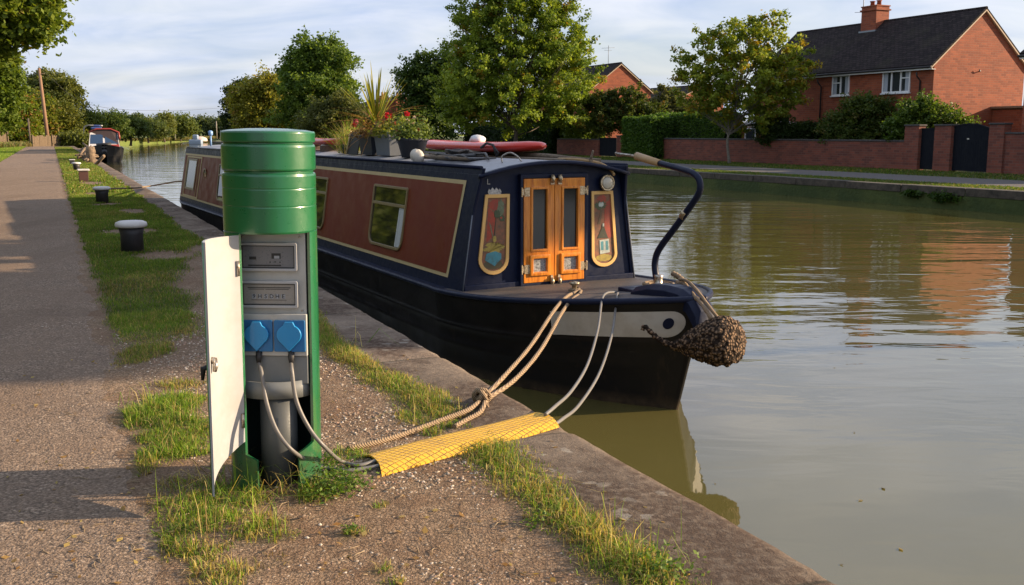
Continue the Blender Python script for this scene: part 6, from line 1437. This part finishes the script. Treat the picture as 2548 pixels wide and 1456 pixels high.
# reeds along the far bend
for i,(u0,v0,u1,v1,lab) in enumerate(((300,362,385,358,'straw-coloured bank grass right behind the white and red boat'),(385,358,492,351,'straw-coloured bank grass below the curved lamp'),(492,351,570,347.5,'bank scrub at the far end of the canal'))):
    a=G(u0,v0,WATER);b_=G(u1,v1,WATER);r=np.random.default_rng(330+i);N=9000;t=r.random(N);dep=r.random(N)*12
    P=np.stack([a.x+(b_.x-a.x)*t-dep*.2,a.y+(b_.y-a.y)*t+dep,0*t-.3],1);c=np.where(r.random((N,1))<.55,np.array([[.24,.19,.08]]),np.array([[.10,.13,.03]]))*(.6+.7*r.random((N,1)))
    tag(blades('bank_scrub',P,.35+.5*r.random(N),.10+.08*r.random(N),c,lean=.5,seed=340+i),lab,'bank scrub',kind='stuff')
r=np.random.default_rng(350);N=14000;s=100+75*r.random(N);n=-5+14*r.random(N)*((s-100)/75);P=np.stack([s*CD.x+n*RD.x,s*CD.y+n*RD.y,0*s],1)
tag(blades('rough_grass',P,.25+.4*r.random(N),.05+.05*r.random(N),np.where(r.random((N,1))<.5,np.array([[.22,.18,.08]]),np.array([[.10,.13,.03]]))*(.6+.7*r.random((N,1))),lean=.5,seed=351),'rough tall grass and scrub behind the distant moored boat','rough grass',kind='stuff')
# ------------------------------------------------------------------ distant moored boat
FBp=G(262,403,WATER);rzb=math.atan2(-(FBp-Vector((0,0,0))).y,-FBp.x)
rzb=math.atan2(-CD.y,-CD.x)-.05
fbt=empty('distant_narrowboat',(FBp.x,FBp.y,WATER),rzb,'small white and red boat with black bow moored in the distance','boat')
FWH=painted('white_boat_paint_material',(.66,.64,.62),.4,.2,4);FRED=painted('red_boat_paint_material',(.30,.04,.03),.4,.2,4);BGL=M('blue_windscreen_material',(.02,.05,.11),.05,spec=.9).m
b=MB();V=[];xs=[-13,-3,-1,0,1,1.8,2.4]
for x in xs:
    t=max(0,x/2.5);w_=1.35*(1-t**2.2)+.04;zt=1.0+.35*t**1.4;V+=[(x,-w_,zt),(x,-w_*.93,.45),(x,-w_*.75,-.3),(x,w_*.75,-.3),(x,w_*.93,.45),(x,w_,zt)]
b.add(V,[(i*6+j,(i+1)*6+j,(i+1)*6+j+1,i*6+j+1) for i in range(len(xs)-1) for j in range(5)]+[(i*6+5,(i+1)*6+5,(i+1)*6,i*6) for i in range(len(xs)-1)]+[(0,1,2,3,4,5)]);b.build('hull',BLACKH,fbt)
b=MB();V=[(-.5,-1.15,1.0),(-.5,1.15,1.0),(-1.1,1.0,2.2),(-1.1,.5,2.42),(-1.1,-.5,2.42),(-1.1,-1.0,2.2)];V2=[(-12,y,z) for _,y,z in V];b.add(V+V2,[(0,1,2,3,4,5),(11,10,9,8,7,6)]+[(i,(i+1)%6,6+(i+1)%6,6+i) for i in range(6)]);cbn=b.build('cabin',painted('dark_boat_side_material',(.05,.03,.025),.5,.4,3),fbt)
b=MB();b.add([(-.49,-1.12,1.02),(-.49,1.12,1.02),(-1.09,.97,2.2),(-1.09,-.97,2.2)],[(0,1,2,3)]);b.build('cabin_front',FWH,cbn)
def fp(y,z,o_=.01): t=(z-1.0)/1.42;return (-.5-.6*t*1.18+o_+ .0,y,z)
for y0,y1 in ((-1.0,-.08),(.08,1.0)):
    b=MB();b.add([fp(y0,1.35,.03),fp(y1,1.35,.03),fp(y1*.92,2.05,.03),fp(y0*.92,2.05,.03)],[(0,1,2,3)]);b.build('windscreen',BGL,cbn)
b=MB();P=[(-1.05,-1.08,2.2),(-1.05,-.5,2.47),(-1.05,.5,2.47),(-1.05,1.08,2.2),(-.75,1.12,1.7)];b.tube(P,.07,6);b.build('red_roof_edge',FRED,cbn)
b=MB();b.add([(-1,-1.06,2.22),(-1,-.5,2.46),(-1,.5,2.46),(-1,1.06,2.22),(-12,-1.06,2.22),(-12,-.5,2.46),(-12,.5,2.46),(-12,1.06,2.22)],[(0,1,5,4),(1,2,6,5),(2,3,7,6)]);b.build('roof',painted('brown_boat_roof_material',(.10,.06,.05),.6,.4,3),cbn)
b=MB();b.add([fp(.05,1.05,.05),fp(1.1,1.05,.05),fp(1.05,1.3,.05),fp(.05,1.3,.05)],[(0,1,2,3)]);b.build('red_flash',FRED,cbn)
b=MB();b.box(-2.6,-1.4,-.9,-.1,2.43,2.62);b.box(-2.3,-1.6,-.7,-.2,2.62,2.78);tp_=b.build('blue_tarpaulin',painted('blue_tarpaulin_material',(.03,.06,.2),.6,.4,6),bevel=.08);tp_.location=fbt.location;tp_.rotation_euler=fbt.rotation_euler;tag(tp_,'folded blue tarpaulin on the roof of the distant boat','tarpaulin')
b=MB();b.tube([(.6,-.55,1.2),(.6,.5,1.3)],.18,8);b.build('rolled_cover',BLACKP,fbt);b=MB();b.tube([(2.2,0,.9),(2.75,0,.7)],[.2,.16],8);b.build('fender',BLACKP,fbt)
b=MB();b.box(.2,1.7,-.72,.72,1.08,1.2);b.build('white_foredeck',FWH,fbt)
# log heap on the bank and leaning plank
WL=speck('old_timber_heap_material',(.24,.17,.11),(.08,.06,.045),8,.95,.8,.03)
g=G(226,406,0);lg=empty('log_heap',g,TH,'heap of pale brown logs and netting on the bank beside the distant boat','log heap');r=random.Random(8)
for k in range(40):
    y=r.uniform(-.3,9);z=r.uniform(.05,.6);b=MB();b.tube([(r.uniform(-.55,.3),y-r.uniform(.3,.8),z*.6),(r.uniform(-.25,.25),y,z+.05),(r.uniform(-.3,.5),y+r.uniform(.3,.8),z+r.uniform(-.3,.35))],[.05,.06,.035],7);b.build('log',WL,lg)
b=MB();b.lathe([(.26,-.05),(.20,.3),(.23,.6),(.17,.8)],(0,-.3,0),9);b.build('stump',WL,lg)
a=G(236,412,0);b=MB();b.tube([tuple(a),tuple(U(259,388,a.y-.5))],.07,6);tag(b.build('leaning_plank',WL),'bare pole leaning out over the quay edge by the log heap','pole')
# more distant craft
p=G(452,352,-.3);b=MB();b.lathe([(5.0,0),(5.2,.6),(4.4,1.6),(2.0,2.2),(0,2.3)],n=14,smooth=True);o=b.build('white_marquee',painted('pale_marquee_material',(.6,.5,.46),.6,.3,.5,dirtc=(.5,.12,.08)));o.location=(p.x,p.y+12,-.4);o.scale=(.30,.3,.45);tag(o,'low pale rounded tent on the far bank','tent')
p=G(486,352,-.3);b=MB();b.box(-1.2,1.2,-.6,.6,0,1.0);b.box(-.5,.5,-.4,.4,1.0,1.9);o=b.build('small_cruiser',painted('cruiser_paint_material',(.25,.32,.42),.4,.3,2),bevel=.2);o.location=U(487,349,190);o.location.z=WATER-.1;tag(o,'tiny blue-grey cruiser moored far away across the water','boat')
m_=U(540,352,285);b=MB();b.tube([(m_.x,285,-.3),(m_.x,285,U(540,302,285).z)],.14,6);tag(b.build('thin_mast',solid('mast_material',(.25,.22,.18),.7)),'thin pale mast standing among the haze-tinted far trees','mast')
# small far-bank plants on the quay wall
for i,(u,v,lab) in enumerate(((2350,497,'fern growing from the far canal wall, right of centre'),(2270,488,'small green tuft in the far canal wall left of the fern'))):
    d=ray(u,v);n_=FC-.03;t=n_/(d[0]*RD.x+d[1]*RD.y);p=Vector(OV+t*d);r=np.random.default_rng(400+i);N=420;q=r.normal(size=(N,3))*np.array([.07,.22,.06])*(1.-.3*i);q[:,2]+=.08;q[:,0]=-np.abs(q[:,0]);t_=r.random(N)[:,None]
    V,Fq,cc=leaf_quads(q,.03+.03*r.random(N),np.array([.02,.05,.008])*(1-t_)+np.array([.06,.11,.015])*t_,r,.2);o=np_mesh('wall_fern',V,[Fq],cc,LEAF);o.location=p;o.rotation_euler=(0,0,TH);tag(o,lab,'wall plant','plants in the far canal wall')
# unseen tree added right of the picture, its crown shaped to shade the towpath
o=empty('added_shade_tree',(20.6,10.2,ZF),0,'unseen tree added outside the right edge to shade the towpath','tree')
foliage('crown',o,[(0,-.9,7.65,.9,.9,.75),(0,0,7.65,.9,1.0,.8),(0,.9,7.7,.9,.9,.8),(0,1.8,7.8,.9,.9,.8)],1100,60,.14,.16,G1,G2,501,surf=.2)
b=MB();b.tube([(1.4,2.2,-.1),(1.0,1.8,5),(0,0,7.4)],[.16,.12,.05],8);b.build('trunk',BARK,o)
